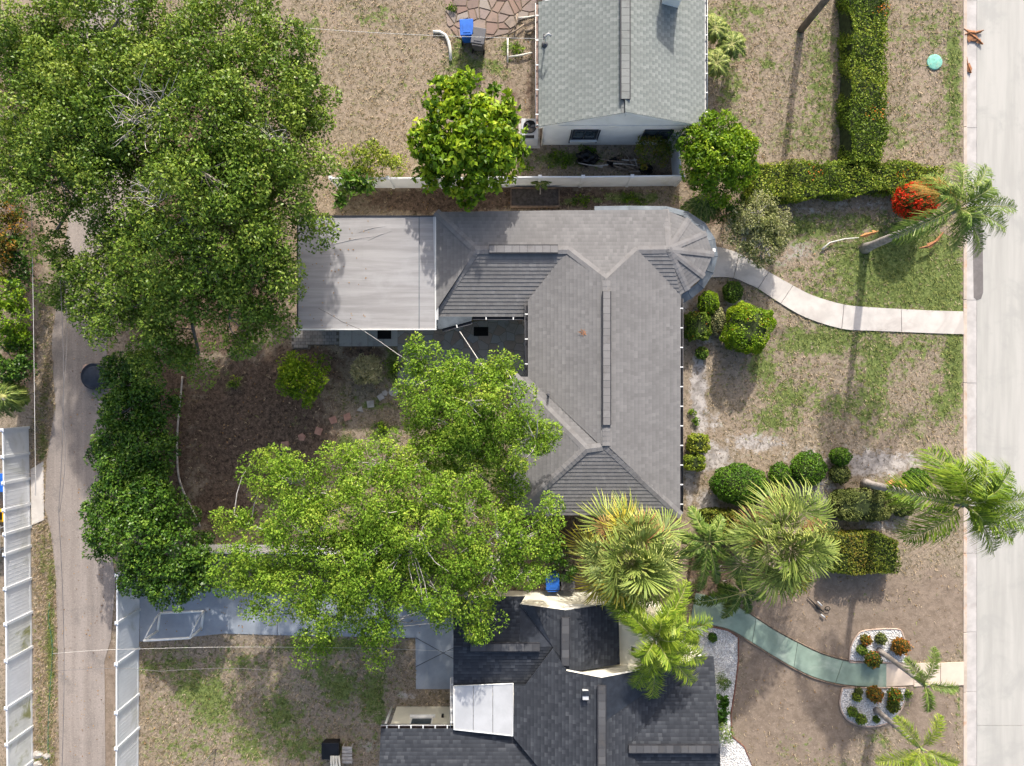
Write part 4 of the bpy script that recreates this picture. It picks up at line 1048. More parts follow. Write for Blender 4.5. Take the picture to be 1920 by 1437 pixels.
def fan_frond(root, hub, direction, pet, rad, mat, tone0=.5, nseg=34, spread=1.9, droop=.5, name='frond', tilt=0.0, tvar=.13):
    """costapalmate leaf: stalk, then a pleated fan of narrow blades split at the tips"""
    hub = Vector(hub); d = Vector(direction).normalized()
    end = hub+d*pet-Vector((0,0,pet*.06)); side = d.cross(Vector((0,0,1)));
    side = side.normalized() if side.length > .05 else Vector((1,0,0))
    up = side.cross(d).normalized(); rl = Matrix.Rotation(tilt, 3, d); side = rl @ side; up = rl @ up
    an = np.linspace(-spread, spread, nseg)+RNG.normal(0, .03, nseg)
    dn, sn, un = (np.array(v[:]) for v in (d, side, up)); E = np.array(end[:])
    dirn = np.cos(an)[:,None]*dn+np.sin(an)[:,None]*sn+un*(.16*np.abs(np.sin(an*6)))[:,None]
    dirn = norm_rows(dirn); l = rad*(.78+.22*np.cos(an*.55))*(.85+.3*RNG.random(nseg))
    wv = norm_rows(np.cross(dirn, un))*(.016+.010*rad)
    m1 = E+dirn*(l*.52)[:,None]+un*.03; m2 = E+dirn*(l*.78)[:,None]-np.array([0,0,1])*(l*droop*.18)[:,None]
    e = E+dirn*(l*.97)[:,None]-np.array([0,0,1])*(l*droop*(.5+.5*RNG.random(nseg)))[:,None]
    Eb = np.repeat(E[None], nseg, 0)
    V = np.concatenate([np.stack([Eb, m1-wv, m1+wv, Eb+wv*.1], 1), np.stack([m1-wv, m2-wv*.75, m2+wv*.75, m1+wv], 1), np.stack([m2-wv*.75, e-wv*.1, e+wv*.1, m2+wv*.75], 1)])
    tt = np.clip(tone0+RNG.normal(0, tvar, nseg), 0, 1); tn = np.concatenate([tt-.12, tt, np.clip(tt+.18, 0, 1)])
    f = link(name, quads_mesh('frond', V, mat, np.clip(tn, 0, 1)), None, root)
    mb = MB(); mb.tube([hub, (hub+end)/2+Vector((0,0,.04)), end], [.03,.022,.016], 5, cap=False); mb.build('stalk', M['midrib'], f)
    return f
M['midrib'] = mat_plain('palm_midrib', (0.30, 0.30, 0.10), 0.6, 0.15)
M['leaf_oak'] = mat_leaf('leaf_oak', [(0.03,0.06,0.008), (0.078,0.145,0.016), (0.145,0.235,0.026), (0.25,0.32,0.05)], .16, .4, 0.20)
M['leaf_lime'] = mat_leaf('leaf_lime', [(0.045,0.10,0.008), (0.12,0.225,0.012), (0.225,0.345,0.018), (0.39,0.46,0.03)], .24, .4, 0.17)
M['leaf_airy'] = mat_leaf('leaf_airy', [(0.055,0.12,0.010), (0.145,0.26,0.024), (0.23,0.36,0.038), (0.38,0.45,0.065)], .26, .5, 0.12)
M['leaf_glossy'] = mat_leaf('leaf_glossy', [(0.015,0.045,0.006), (0.04,0.10,0.011), (0.08,0.17,0.018), (0.17,0.27,0.035)], .15, .35, 0.23)
M['leaf_hedge'] = mat_leaf('leaf_hedge', [(0.06,0.10,0.012), (0.13,0.205,0.02), (0.22,0.29,0.03), (0.36,0.37,0.055)], .18, .5, 0.15)
M['leaf_topiary'] = mat_leaf('leaf_topiary', [(0.04,0.085,0.012), (0.085,0.16,0.02), (0.16,0.25,0.03), (0.29,0.34,0.05)], .18, .45, 0.15)
M['leaf_boxwood'] = mat_leaf('leaf_boxwood', [(0.022,0.06,0.006), (0.045,0.12,0.010), (0.085,0.185,0.014), (0.16,0.27,0.025)], .15, .4, 0.17)
M['leaf_olive'] = mat_leaf('leaf_olive', [(0.06,0.08,0.02), (0.12,0.15,0.04), (0.20,0.225,0.07), (0.30,0.30,0.11)], .2, .6, 0.10)
M['leaf_pale'] = mat_leaf('leaf_pale', [(0.12,0.13,0.05), (0.24,0.24,0.11), (0.38,0.36,0.19), (0.52,0.48,0.28)], .25, .6, 0.10)
M['leaf_sage'] = mat_leaf('leaf_sage', [(0.09,0.12,0.03), (0.20,0.23,0.075), (0.31,0.33,0.13), (0.46,0.45,0.27)], .25, .6, 0.10)
M['leaf_croton'] = mat_leaf('leaf_croton', [(0.045,0.075,0.012), (0.12,0.15,0.02), (0.25,0.16,0.03), (0.40,0.17,0.025)], .25, .5, 0.15)
M['leaf_rust'] = mat_leaf('leaf_rust', [(0.05,0.085,0.012), (0.12,0.165,0.022), (0.20,0.21,0.03), (0.27,0.175,0.04)], .25, .55, 0.12)
M['flower_red'] = mat_leaf('flower_red', [(0.35,0.02,0.01), (0.6,0.035,0.012), (0.75,0.06,0.02), (0.8,0.12,0.04)], .2, .5, 0.10)
M['flower_orange'] = mat_leaf('flower_orange', [(0.35,0.08,0.01), (0.5,0.14,0.02), (0.6,0.2,0.03), (0.6,0.3,0.05)], .2, .5, 0.10)
M['frond_green'] = mat_leaf('frond_green', [(0.035,0.07,0.012), (0.08,0.14,0.022), (0.15,0.23,0.04), (0.27,0.33,0.085)], .2, .4, 0.20)
M['frond_lime'] = mat_leaf('frond_lime', [(0.045,0.09,0.010), (0.115,0.195,0.016), (0.21,0.30,0.026), (0.38,0.43,0.06)], .22, .4, 0.17)
M['frond_fan'] = mat_leaf('frond_fan', [(0.045,0.078,0.016), (0.12,0.175,0.036), (0.24,0.295,0.068), (0.40,0.42,0.12)], .15, .45, 0.17)
M['frond_yellow'] = mat_leaf('frond_yellow', [(0.14,0.13,0.02), (0.30,0.26,0.035), (0.44,0.38,0.05), (0.5,0.44,0.12)], .25, .5, 0.15)
M['frond_dead'] = mat_leaf('frond_dead', [(0.16,0.08,0.03), (0.27,0.15,0.06), (0.38,0.23,0.10), (0.42,0.29,0.15)], .15, .8, 0.05)
M['grass_blade'] = mat_leaf('grass_blade', [(0.52,0.42,0.31), (0.24,0.18,0.10), (0.10,0.13,0.035), (0.30,0.33,0.11)], .2, .8, 0.03)

# ------------------------------------------------------------------ the big shade trees, upper left
BIG = [(450,60,7.2,80),(540,115,6.8,78),(582,190,6.2,58),(592,250,6.2,48),(480,165,7.8,90),(390,120,7.8,90),(400,230,8.5,90),(500,260,8,80),(575,325,7,66),
 (485,350,8,88),(385,325,8.8,90),(596,405,6.3,46),(530,435,7,66),(430,430,8,90),(345,415,8.4,75),(545,510,6.3,48),(475,515,7,76),(390,515,7.5,78),(305,495,7.4,74),
 (510,575,5.8,60),(430,595,6.3,68),(345,595,6.4,76),(265,570,6.4,66),(300,655,5.3,46),(375,665,5.2,44),(215,600,5.8,50),(165,560,5.5,50),(115,520,5.2,42),(330,330,8.6,50),(300,160,8.3,60),(200,455,6.4,42),(245,490,6.8,56),(195,530,6.0,52),(250,400,7.6,40),(150,500,5.8,40),(100,560,5.0,26),(440,300,6.8,95),(360,220,6.8,90),(450,480,6.0,90),(330,380,6.8,90),(540,380,6.0,70),(530,190,6.0,70),(300,560,5.6,70),(240,450,6.0,60),(570,270,6.2,50)]
LEFT = [(60,40,6.8,66),(145,60,7.3,78),(225,40,7.8,78),(180,140,7.8,78),(95,140,7,58),(25,90,6.4,46),(235,215,8,66),(60,225,7,58),(150,255,7.4,78),(25,300,6.4,52),(110,325,7,72),
 (205,325,7.4,66),(55,365,6.4,48),(150,395,6.4,42),(100,445,5.8,38),(320,50,7.6,76),(255,130,7.9,60),(270,260,8.2,40),(190,225,7.8,50),(120,200,7.2,46),(60,300,6.8,46),(170,340,7.2,44),(130,130,5.8,90),(220,150,6.2,90),(100,260,5.8,90),(190,290,6.0,80),(40,160,5.6,70),(270,330,6.4,50)]
BIG = [(x-(10 if x > 530 else 0), y, z, r*(.86 if x > 530 else .95)) for x, y, z, r in BIG]
tree('shade_tree', 'huge dark green shade tree overhanging the flat grey roof', 'tree', (470,400), 3.2, BIG, M['leaf_oak'], M['bark_gray'], .38, per=8.5, k=210, rc=.60, L=.125, W=.066, tone0=.64, tvar=.2, inner=.72, flat=.8, group='large shade trees upper left', twig_n=120)
tree('shade_tree', 'large green shade tree over the alley at the far upper left', 'tree', (290,330), 3.0, LEFT, M['leaf_oak'], M['bark_gray'], .34, per=8.5, k=210, rc=.60, L=.125, W=.066, tone0=.66, tvar=.2, inner=.72, flat=.8, group='large shade trees upper left', twig_n=80)
# bare dead branches showing in the crown
def bare_spray(label, c, z, n, r):
    p = P(c[0], c[1], z); t = thing('bare_branches', label, 'branches', p)
    mb = MB()
    for i in range(n):
        an = random.uniform(0, 6.28); rr = r*random.uniform(.4, 1); b0 = p+Vector((random.uniform(-.3,.3), random.uniform(-.3,.3), -.4))
        e = p+Vector((math.cos(an)*rr, math.sin(an)*rr, random.uniform(.3, 1.0)))
        q = curved(b0, e, .1, 5, .12); mb.tube(q, [.035,.028,.02,.014,.01,.005], 5, cap=False)
        for s_ in range(3):
            st = q[random.randint(2,4)]; mb.tube(curved(st, st+Vector((random.uniform(-.6,.6), random.uniform(-.6,.6), random.uniform(.1,.5))), 0, 3, .1), [.014,.01,.007,.003], 4, cap=False)
    mb.build('twigs', M['bark_pale'], t)['kind'] = 'stuff'; return t
bare_spray('fan of bare grey twigs amid the huge shade tree crown', (285,215), 8.5, 26, 1.4)
bare_spray('bare pale branches lower in the huge shade tree crown', (300,355), 8.7, 10, 1.0)
bare_spray('bare grey twigs near right side of shade tree crown', (515,265), 8.0, 8, .8)
bare_spray('bare grey twigs low in shade tree crown above alley', (395,480), 7.8, 7, .7)
# bright tree by the north fence
tree('lime_tree', 'bright lime green broadleaf tree beside the white north fence', 'tree', (885,300), 2.0,
 [(835,185,4.0,40),(880,175,4.2,38),(925,200,4.2,40),(850,230,4.6,48),(905,240,4.8,50),(945,255,4.2,36),(810,265,4.0,42),(860,285,4.8,48),(915,295,4.6,46),(955,290,3.8,30),(820,310,3.8,36),(870,330,4.0,40),(930,325,3.8,34),(880,360,3.4,26),(800,335,3.4,22)],
 M['leaf_lime'], M['bark_gray'], .13, per=26, k=30, rc=.34, L=.27, W=.15, tone0=.52, tvar=.2, twig_n=50)
# airy trees in the back garden
tree('airy_tree', 'feathery light green tree reaching over the patio and roof', 'tree', (868,905), 2.2,
 [(790,675,4.8,36),(775,705,4.8,26),(850,700,5.0,34),(925,705,5.0,40),(945,690,4.8,24),(810,740,5.2,60),(880,755,5.6,70),(950,770,5.4,56),(1005,825,4.8,38),(965,830,5.0,52),(850,800,5.2,60),(790,775,4.6,40),(880,850,4.8,54),(930,880,4.4,44),(1020,815,4.6,26),(820,850,4.6,50),(950,930,4.2,40),(900,800,4.6,70)],
 M['leaf_airy'], M['bark_pale'], .15, per=20, k=120, rc=.40, L=.105, W=.055, tone0=.5, tvar=.18, twig_n=150, inner=.35)
tree('airy_tree', 'widest feathery light green tree spreading over blue court', 'tree', (800,1005), 2.2,
 [(440,965,4.6,38),(500,895,4.8,48),(560,905,5.2,60),(640,880,5.0,56),(480,1035,4.8,60),(430,1080,4.4,40),(570,1000,5.6,74),(680,950,5.8,80),(720,870,5.2,58),(690,1050,5.8,80),(540,1100,5.0,66),(620,1130,5.2,66),
  (480,1110,4.6,44),(590,1190,4.6,30),(575,1225,4.4,20),(700,1140,5.2,62),(720,1195,4.8,40),(715,1230,4.6,22),(790,1000,5.8,70),(810,1090,5.4,66),(790,930,5.6,60),(830,1140,5.0,44),(790,870,5.0,46),(850,930,5.2,50),(740,1010,5.0,80),(620,1060,4.8,80),(630,960,4.8,80),(760,1070,4.8,70)],
 M['leaf_airy'], M['bark_pale'], .18, per=18, k=120, rc=.42, L=.105, W=.055, tone0=.52, tvar=.18, twig_n=240, inner=.35)
tree('airy_tree', 'feathery green tree against south west corner of grey roof', 'tree', (950,1015), 2.0,
 [(880,960,5.0,50),(930,1000,5.2,54),(985,1010,5.0,46),(1030,965,4.8,30),(1040,940,4.6,18),(985,1070,4.6,42),(920,1070,5.0,54),(880,1120,4.8,44),(900,1165,4.6,34),(880,1190,4.4,22),(860,1040,5.2,54),(1020,1020,4.6,28)],
 M['leaf_airy'], M['bark_pale'], .14, per=19, k=120, rc=.40, L=.105, W=.055, tone0=.5, tvar=.18, twig_n=130, inner=.35)
# dark glossy shrubs along the alley
GS = [('glossy dark shrub by the black disc on the alley', (265,745), [(225,700,2.0,34),(265,720,2.4,46),(240,770,2.4,48),(300,760,2.0,34),(205,740,1.6,20),(265,690,1.8,36),(255,800,2.0,40)]),
 ('glossy green shrub bulging over the alley edge mid way', (265,845), [(215,820,2.2,40),(270,830,2.5,50),(230,880,2.4,44),(300,850,2.2,36),(190,850,1.6,22),(265,900,2.0,44),(300,900,1.8,34)]),
 ('broad glossy shrub with pale leaf tips above white fence', (270,985), [(220,930,2.4,44),(280,940,2.8,52),(205,985,2.4,42),(260,1000,3.0,60),(330,960,2.4,40),(180,960,1.9,22),(190,1030,1.8,22)]),
 ('dark glossy shrub hanging over the blue court', (320,1060), [(280,1060,2.8,52),(340,1040,2.8,50),(320,1100,2.6,44),(375,1080,2.4,34),(250,1090,2.2,30),(385,1030,2.2,26)])]
for lb, bs, lob in GS:
    tree('glossy_shrub', lb, 'shrub', bs, .6, lob, M['leaf_glossy'], M['bark_gray'], .07, per=38, k=60, rc=.32, L=.14, W=.075, tone0=.6, tvar=.22, twig_n=20, group='glossy shrubs along the alley')
# shrubs inside the garden
tree('garden_shrub', 'leafy green shrub on dark soil south of flat roof', 'shrub', (565,712), .5, [(560,690,1.5,30),(585,710,1.5,30),(545,715,1.3,28),(570,735,1.3,26),(530,690,1.2,14),(600,690,1.2,18),(565,712,1.7,40)], M['leaf_lime'], M['bark_gray'], .05, per=36, k=40, rc=.28, L=.14, W=.065, tone0=.55, tvar=.16, twig_n=20)
tree('garden_shrub', 'pale yellow round shrub beside the flagstone patio', 'shrub', (692,700), .3, [(689,695,.9,27,.8)], M['leaf_pale'], M['bark_pale'], .04, per=170, k=34, rc=.18, L=.17, W=.06, tone0=.85, tvar=.2, twig_n=20)
tree('yellow_shrub', 'yellow green bushy shrub behind the white north fence', 'shrub', (690,315), .5, [(665,305,1.6,34),(695,300,1.7,36),(720,310,1.4,26),(650,320,1.3,20),(745,315,.8,18)], M['leaf_hedge'], M['bark_gray'], .05, per=40, k=40, rc=.24, L=.11, W=.06, tone0=.62, tvar=.18, twig_n=10)
tree('frangipani', 'long leaved dark green plant leaning over north fence', 'shrub', (668,362), .8, [(665,345,2.1,16),(685,350,2.1,14),(650,340,2.2,12),(640,375,1.8,14)], M['leaf_glossy'], M['bark_gray'], .05, per=60, k=12, rc=.28, L=.42, W=.12, tone0=.62, tvar=.18, twig_n=6)
tree('round_tree', 'dense round topped green tree in front of the white house', 'tree', (1340,345), 1.2, [(1345,255,2.9,42),(1310,270,2.7,34),(1385,275,2.7,30),(1345,295,3.0,54),(1305,310,2.4,28),(1385,320,2.3,30),(1345,340,2.4,44)], M['leaf_lime'], M['bark_gray'], .12, per=60, k=50, rc=.26, L=.15, W=.07, tone0=.46, tvar=.18, twig_n=16, inner=.75)
tree('vine_shrub', 'small leaved dark shrub climbing corner of white house', 'shrub', (1282,275), .5, [(1275,258,1.9,16),(1288,270,1.8,14),(1265,272,1.4,12)], M['leaf_glossy'], M['bark_gray'], .04, per=70, k=22, rc=.2, L=.10, W=.06, tone0=.5, tvar=.2, twig_n=8)
tree('rust_shrub', 'rounded olive shrub with rusty tips under white house window', 'shrub', (1225,285), .3, [(1222,284,1.2,32,.7),(1240,280,1.1,20)], M['leaf_rust'], M['bark_gray'], .04, per=60, k=30, rc=.18, L=.11, W=.055, tone0=.5, tvar=.22, twig_n=8)
tree('olive_shrub', 'dark green shrub between round tree and pale shrub', 'shrub', (1368,385), .4, [(1365,370,1.6,28),(1375,400,1.4,24),(1350,400,1.0,16)], M['leaf_topiary'], M['bark_gray'], .05, per=44, k=36, rc=.22, L=.11, W=.06, tone0=.2, tvar=.16, twig_n=8)
tree('sage_shrub', 'pale grey green twiggy shrub beside the porch path', 'shrub', (1420,440), .5, [(1420,405,1.7,44),(1450,420,1.5,34),(1395,440,1.4,36),(1430,455,1.5,42),(1385,415,1.3,22),(1455,450,1.2,24)], M['leaf_sage'], M['bark_pale'], .05, per=60, k=60, rc=.24, L=.11, W=.045, tone0=.62, tvar=.22, twig_n=160, inner=.4)
# left edge planting
tree('flowering_shrub', 'red and orange flowered shrub at the left picture edge', 'shrub', (35,440), .6, [(10,390,2.0,26),(15,440,2.0,28),(30,420,1.8,20),(10,480,1.8,20)], M['leaf_croton'], M['bark_gray'], .05, per=50, k=34, rc=.24, L=.12, W=.07, tone0=.32, tvar=.3, twig_n=10)
tree('edge_shrub', 'dark green shrub at left edge between red flowers and palm', 'shrub', (45,690), .6, [(20,665,2.0,30),(35,690,1.8,26),(12,700,1.8,24),(40,640,1.7,20)], M['leaf_glossy'], M['bark_gray'], .05, per=46, k=50, rc=.26, L=.13, W=.07, tone0=.45, tvar=.2, twig_n=8)
tree('edge_shrub', 'dark green shrub under the shade tree beside alley wire', 'shrub', (45,470), .6, [(35,470,1.6,24),(42,500,1.5,20),(20,465,1.8,22),(38,540,1.5,20)], M['leaf_glossy'], M['bark_gray'], .05, per=46, k=50, rc=.26, L=.13, W=.07, tone0=.35, tvar=.2, twig_n=8)
tree('edge_shrub', 'sunlit green shrub at the left edge above the palm', 'shrub', (40,610), .8, [(20,560,2.2,34),(15,600,2.3,40),(30,635,2.0,28)], M['leaf_lime'], M['bark_gray'], .06, per=40, k=40, rc=.24, L=.14, W=.07, tone0=.36, tvar=.18, twig_n=10)
tree('edge_shrub', 'brownish dry shrub below red flowers at left edge', 'shrub', (25,510), .4, [(8,505,1.6,22),(12,530,1.2,16)], M['leaf_rust'], M['bark_gray'], .04, per=50, k=30, rc=.2, L=.11, W=.05, tone0=.6, tvar=.2, twig_n=8)

# ------------------------------------------------------------------ hedges
def hedge_tone(C): return .16*np.sin(C[:,1]*.9+1)+.10*np.sin(C[:,1]*2.2+C[:,0])
hedge('tall green hedge running down from the top edge toward the crossing hedge', 'hedge', [(1593,-60),(1664,-60),(1664,60),(1662,180),(1668,240),(1655,302),(1600,302),(1596,200),(1600,80)], 1.25, M['leaf_hedge'], tone0=.46, tonefn=hedge_tone, flowers=(M['flower_orange'], 40, .07, [(1655,15,.18),(1640,215,.2)]))
hedge('yellow green clipped hedge across the lawn behind red flower ball', 'hedge', [(1408,308),(1500,302),(1600,303),(1700,304),(1768,312),(1768,345),(1690,352),(1600,362),(1500,368),(1410,372)], .95, M['leaf_hedge'], tone0=.62, tonefn=lambda C: .10*np.sin(C[:,0]*1.7)-.12*(np.sin(C[:,0]*.8+2) > .6), flowers=(M['flower_orange'], 26, .07, [(1530,325,.2),(1690,330,.15)]))
hedge('rusty green clipped hedge block behind the fan palm', 'hedge', [(1560,1003),(1640,1000),(1684,1014),(1688,1060),(1684,1075),(1600,1078),(1555,1074)], 1.0, M['leaf_rust'], tone0=.46, tonefn=lambda C: .2*np.sin(C[:,0]*2.2+C[:,1]), lump=.05)
hedge('low rusty hedge between the two large fan palms', 'hedge', [(1320,962),(1375,958),(1410,985),(1395,1020),(1330,1010)], .9, M['leaf_rust'], tone0=.5, lump=.06)
# ------------------------------------------------------------------ clipped shrubs in the front garden
TOP = [
 ('rounded green shrub with orange top nearest house gutter', (1308,612), (22,26), .95, 'leaf_topiary', 'squarish', .55),
 ('bright lime shrub behind the rounded ones by porch', (1328,568), (19,22), 1.0, 'leaf_lime', 'ball', .6),
 ('pale cream variegated shrub beside the lime one', (1344,600), (15,26), .8, 'leaf_pale', 'ball', .55),
 ('small green ball shrub next to the curved path', (1374,548), (18,20), .8, 'leaf_topiary', 'ball', .4),
 ('tiny yellow green shrub close to the house wall', (1316,662), (12,12), .5, 'leaf_topiary', 'ball', .6),
 ('yellow green square clipped shrub along gutter, upper of two', (1309,831), (19,17), .8, 'leaf_hedge', 'squarish', .7),
 ('yellow green square clipped shrub along gutter, lower of two', (1301,867), (19,15), .8, 'leaf_hedge', 'squarish', .68),
 ('medium dark green ball touching the largest dark mound', (1462,890), (20,22), .9, 'leaf_boxwood', 'ball', .65),
 ('dark green dome shrub at end of the palm trunk shadow', (1515,879), (32,32), 1.05, 'leaf_boxwood', 'ball', .6),
 ('small dark green ball behind grey green one', (1576,857), (19,17), .85, 'leaf_boxwood', 'ball', .55),
 ('small grey green ball shrub on sandy soil', (1574,889), (19,18), .7, 'leaf_olive', 'ball', .4),
 ('wide flat topped olive hedge mound beside leaning palm trunk', (1612,946), (54,29), .95, 'leaf_olive', 'squarish', .42),
 ('dark green ball half under the street palm fronds', (1718,900), (26,21), .8, 'leaf_boxwood', 'ball', .55),
 ('olive ball right of the flat topped mound under palm', (1690,950), (24,18), .7, 'leaf_olive', 'ball', .4)]
for lb, c, r, h, mt, shp, tn in TOP:
    shrub('clipped_shrub', lb, c, r, h, M[mt], shp, tone0=tn, group='clipped shrubs in the front garden', tvar=.17, flowers=(M['flower_orange'], 16, .05) if 'orange' in lb else None)
shrub('clipped_shrub', 'largest bright green topiary block casting long lawn shadow', (1400,617), (39,42), 1.9, M['leaf_lime'], 'squarish', rot=-.35, tone0=.6, tvar=.17, rough=.07, group='clipped shrubs in the front garden', flowers=(M['flower_orange'], 10, .05))
shrub('clipped_shrub', 'largest dark green mound near the fan palm', (1388,909), (54,38), 1.4, M['leaf_boxwood'], 'ball', rot=-.15, tone0=.62, tvar=.15, rough=.06, L=.08, group='clipped shrubs in the front garden')
shrub('flowering_ball', 'round ball shrub covered in red flowers by hedge', (1715,378), (39,32), 1.45, M['leaf_croton'], 'ball', tone0=.35, tvar=.25, flowers=(M['flower_red'], 620, .09), cat='shrub', z0=.45)
tree('twiggy_shrub', 'small grey leafless twiggy shrub between clipped balls', 'shrub', (1532,915), .2, [(1535,908,.45,20,.6)], M['leaf_sage'], M['bark_pale'], .03, per=50, k=6, rc=.15, L=.06, W=.03, twig_n=70)

# ------------------------------------------------------------------ palms
def feather_palm(label, base, hub, hz, fronds, mat, lw, rise, tone0=.5, plume=.25, r0=.17, r1=.11, group=None, trunk=None, droop=.35, n=46, width=.05, name='feather_palm', shaft=True):
    b = P(*base); h = P(hub[0], hub[1], hz)
    t = thing(name, label, 'palm tree', b, group); palm_trunk(t, b, h, r0, r1, trunk)
    if shaft:
        mb = MB(); mb.tube([h-Vector((0,0,.5)), h+Vector((0,0,.25))], [r1*1.15, r1*.5], 9); mb.build('crown_shaft', M['crownshaft'], t)
    for f in fronds:
        px, py, tz = f[:3]; m_ = f[3] if len(f) > 3 and f[3] is not None else mat; rs = f[4] if len(f) > 4 else rise
        feather_frond(t, h, P(px, py, tz), rs, m_, lw, n, tone0+random.uniform(-.07,.07), plume, droop=droop, width=width)
    return t
M['frond_rust'] = mat_leaf('frond_rust', [(0.12,0.11,0.02), (0.20,0.17,0.03), (0.30,0.19,0.05), (0.36,0.22,0.07)], .2, .6, .1)
M['crownshaft'] = mat_plain('palm_crownshaft', (0.17, 0.24, 0.07), 0.45, 0.15, 3)
FG = M['frond_green']; FD = M['frond_dead']
feather_palm('tall leaning street palm above the red flower ball', (1622,466), (1792,392), 6.3,
  [(1795,305,5.2),(1850,312,5.6),(1905,392,5.0),(1885,432,5.4),(1835,478,5.0),(1790,470,5.2),(1672,448,5.4),(1735,330,5.2),(1860,350,6.8),(1765,365,7.2),(1712,345,5.2,M['frond_rust']),(1820,425,6.6)],
  FG, .72, .8, tone0=.58, plume=.3, n=46, width=.030, droop=.55, r0=.20, r1=.10, group='tall street palms')
feather_palm('tall bushy street palm above the wide olive mound', (1622,907), (1805,945), 6.6,
  [(1662,918,5.6),(1738,842,5.6),(1760,880,5.4),(1850,862,6.4),(1895,880,5.8),(1925,935,5.4),(1935,985,5.6),(1900,1010,5.6),(1862,1035,5.0),(1692,1012,5.4),(1790,870,7.2),(1850,930,7.6),(1840,985,6.6),(1880,905,7.0)],
  M['frond_lime'], .95, .9, tone0=.40, plume=.25, n=46, width=.034, droop=.55, r0=.18, r1=.10, group='tall street palms')
feather_palm('young palm with four plumed fronds by pink path slabs', (1648,1220), (1731,1281), 3.5,
  [(1696,1234,3.7),(1752,1213,3.5),(1797,1290,3.4),(1739,1334,3.4),(1722,1262,4.3)], M['frond_green'], .40, .42, tone0=.6, plume=.7, r0=.13, r1=.08, group='young plumed palms', droop=.2, n=56, width=.022)
feather_palm('young palm with lime plumed fronds at the bottom edge', (1643,1332), (1726,1402), 3.9,
  [(1678,1343,4.1),(1762,1340,3.9),(1640,1428,3.7),(1795,1432,3.6),(1745,1462,3.6),(1690,1440,4.0)], M['frond_lime'], .48, .45, tone0=.62, plume=.7, r0=.13, r1=.08, group='young plumed palms', droop=.2, n=56, width=.022)
feather_palm('bright green feather palm leaning over dark roof edge', (1186,1148), (1228,1195), 4.6,
  [(1190,1290,3.9),(1222,1310,3.9),(1300,1282,4.0),(1335,1165,4.0),(1310,1210,4.2),(1275,1120,4.2),(1290,1090,3.9),(1165,1120,4.0),(1120,1095,3.6),(1260,1250,5.2),(1240,1160,5.3),(1200,1235,5.0),(1320,1240,4.2),(1180,1150,4.8),(1270,1200,5.4),(1255,1140,4.9),(1285,1165,4.6),(1215,1265,4.6),(1280,1230,4.8),(1140,1110,4.0)],
  M['frond_lime'], .72, .6, tone0=.56, plume=.35, r0=.13, r1=.09, droop=.5, n=46, width=.028)
feather_palm('small dark green feather palm between the two fan palms', (1300,1015), (1328,1018), 2.6,
  [(1293,950,2.0),(1355,968,2.0),(1270,1005,2.0),(1300,1070,1.8),(1375,1055,1.8),(1345,1095,1.6),(1385,1005,2.0),(1310,1110,1.6),(1275,1040,2.0),(1330,985,2.8)],
  M['frond_green'], .42, .4, tone0=.5, plume=.2, r0=.09, r1=.06, droop=.45, n=38)
feather_palm('low dark feather palm beside the green path', (1395,1105), (1392,1112), 1.4,
  [(1345,1100,.8),(1360,1140,.7),(1405,1150,.7),(1435,1120,.8),(1425,1085,.9),(1385,1070,.9),(1355,1160,.5),(1300,1130,.9)], M['frond_green'], .4, .35, tone0=.3, plume=.1, r0=.08, r1=.06, droop=.5, n=34, shaft=False)
for i, (lb, c, tn) in enumerate((('low cane palm upper of the clump beside white house', (1340,55), .55), ('low cane palm right of clump beside white house', (1372,85), .5), ('low cane palm lower of the clump beside white house', (1343,120), .6))):
    fr_ = []
    for k in range(11):
        an = k*.571+i; rr = random.uniform(24, 36); fr_.append((c[0]+math.cos(an)*rr, c[1]-math.sin(an)*rr, .9+.4*random.random()))
    feather_palm(lb, (c[0]-4, c[1]+6), c, 1.5, fr_, M['frond_fan'], .26, .35, tone0=tn, plume=.2, r0=.07, r1=.05, n=26, droop=.3, name='cane_palm', group='cane palms by the white house', shaft=False, width=.04)
fr_ = [(10+45*math.cos(a), 745-38*math.sin(a), 1.5) for a in np.linspace(0, 6.0, 13)]
feather_palm('shaggy green palm at left edge above outer fence', (30,735), (8,745), 2.4, fr_, M['frond_fan'], .4, .4, tone0=.35, plume=.2, r0=.1, r1=.08, n=34, shaft=False)
fr_ = [(1312+40*math.cos(a), 392-30*math.sin(a), .9) for a in (3.4, 3.9, 4.3, 4.7, 5.1, 5.5, 5.9)]
feather_palm('dim palm with drooping fronds under the round tree', (1318,368), (1316,366), 1.5, fr_, M['frond_fan'], .3, .35, tone0=.3, plume=.1, r0=.09, r1=.07, n=26, shaft=False)

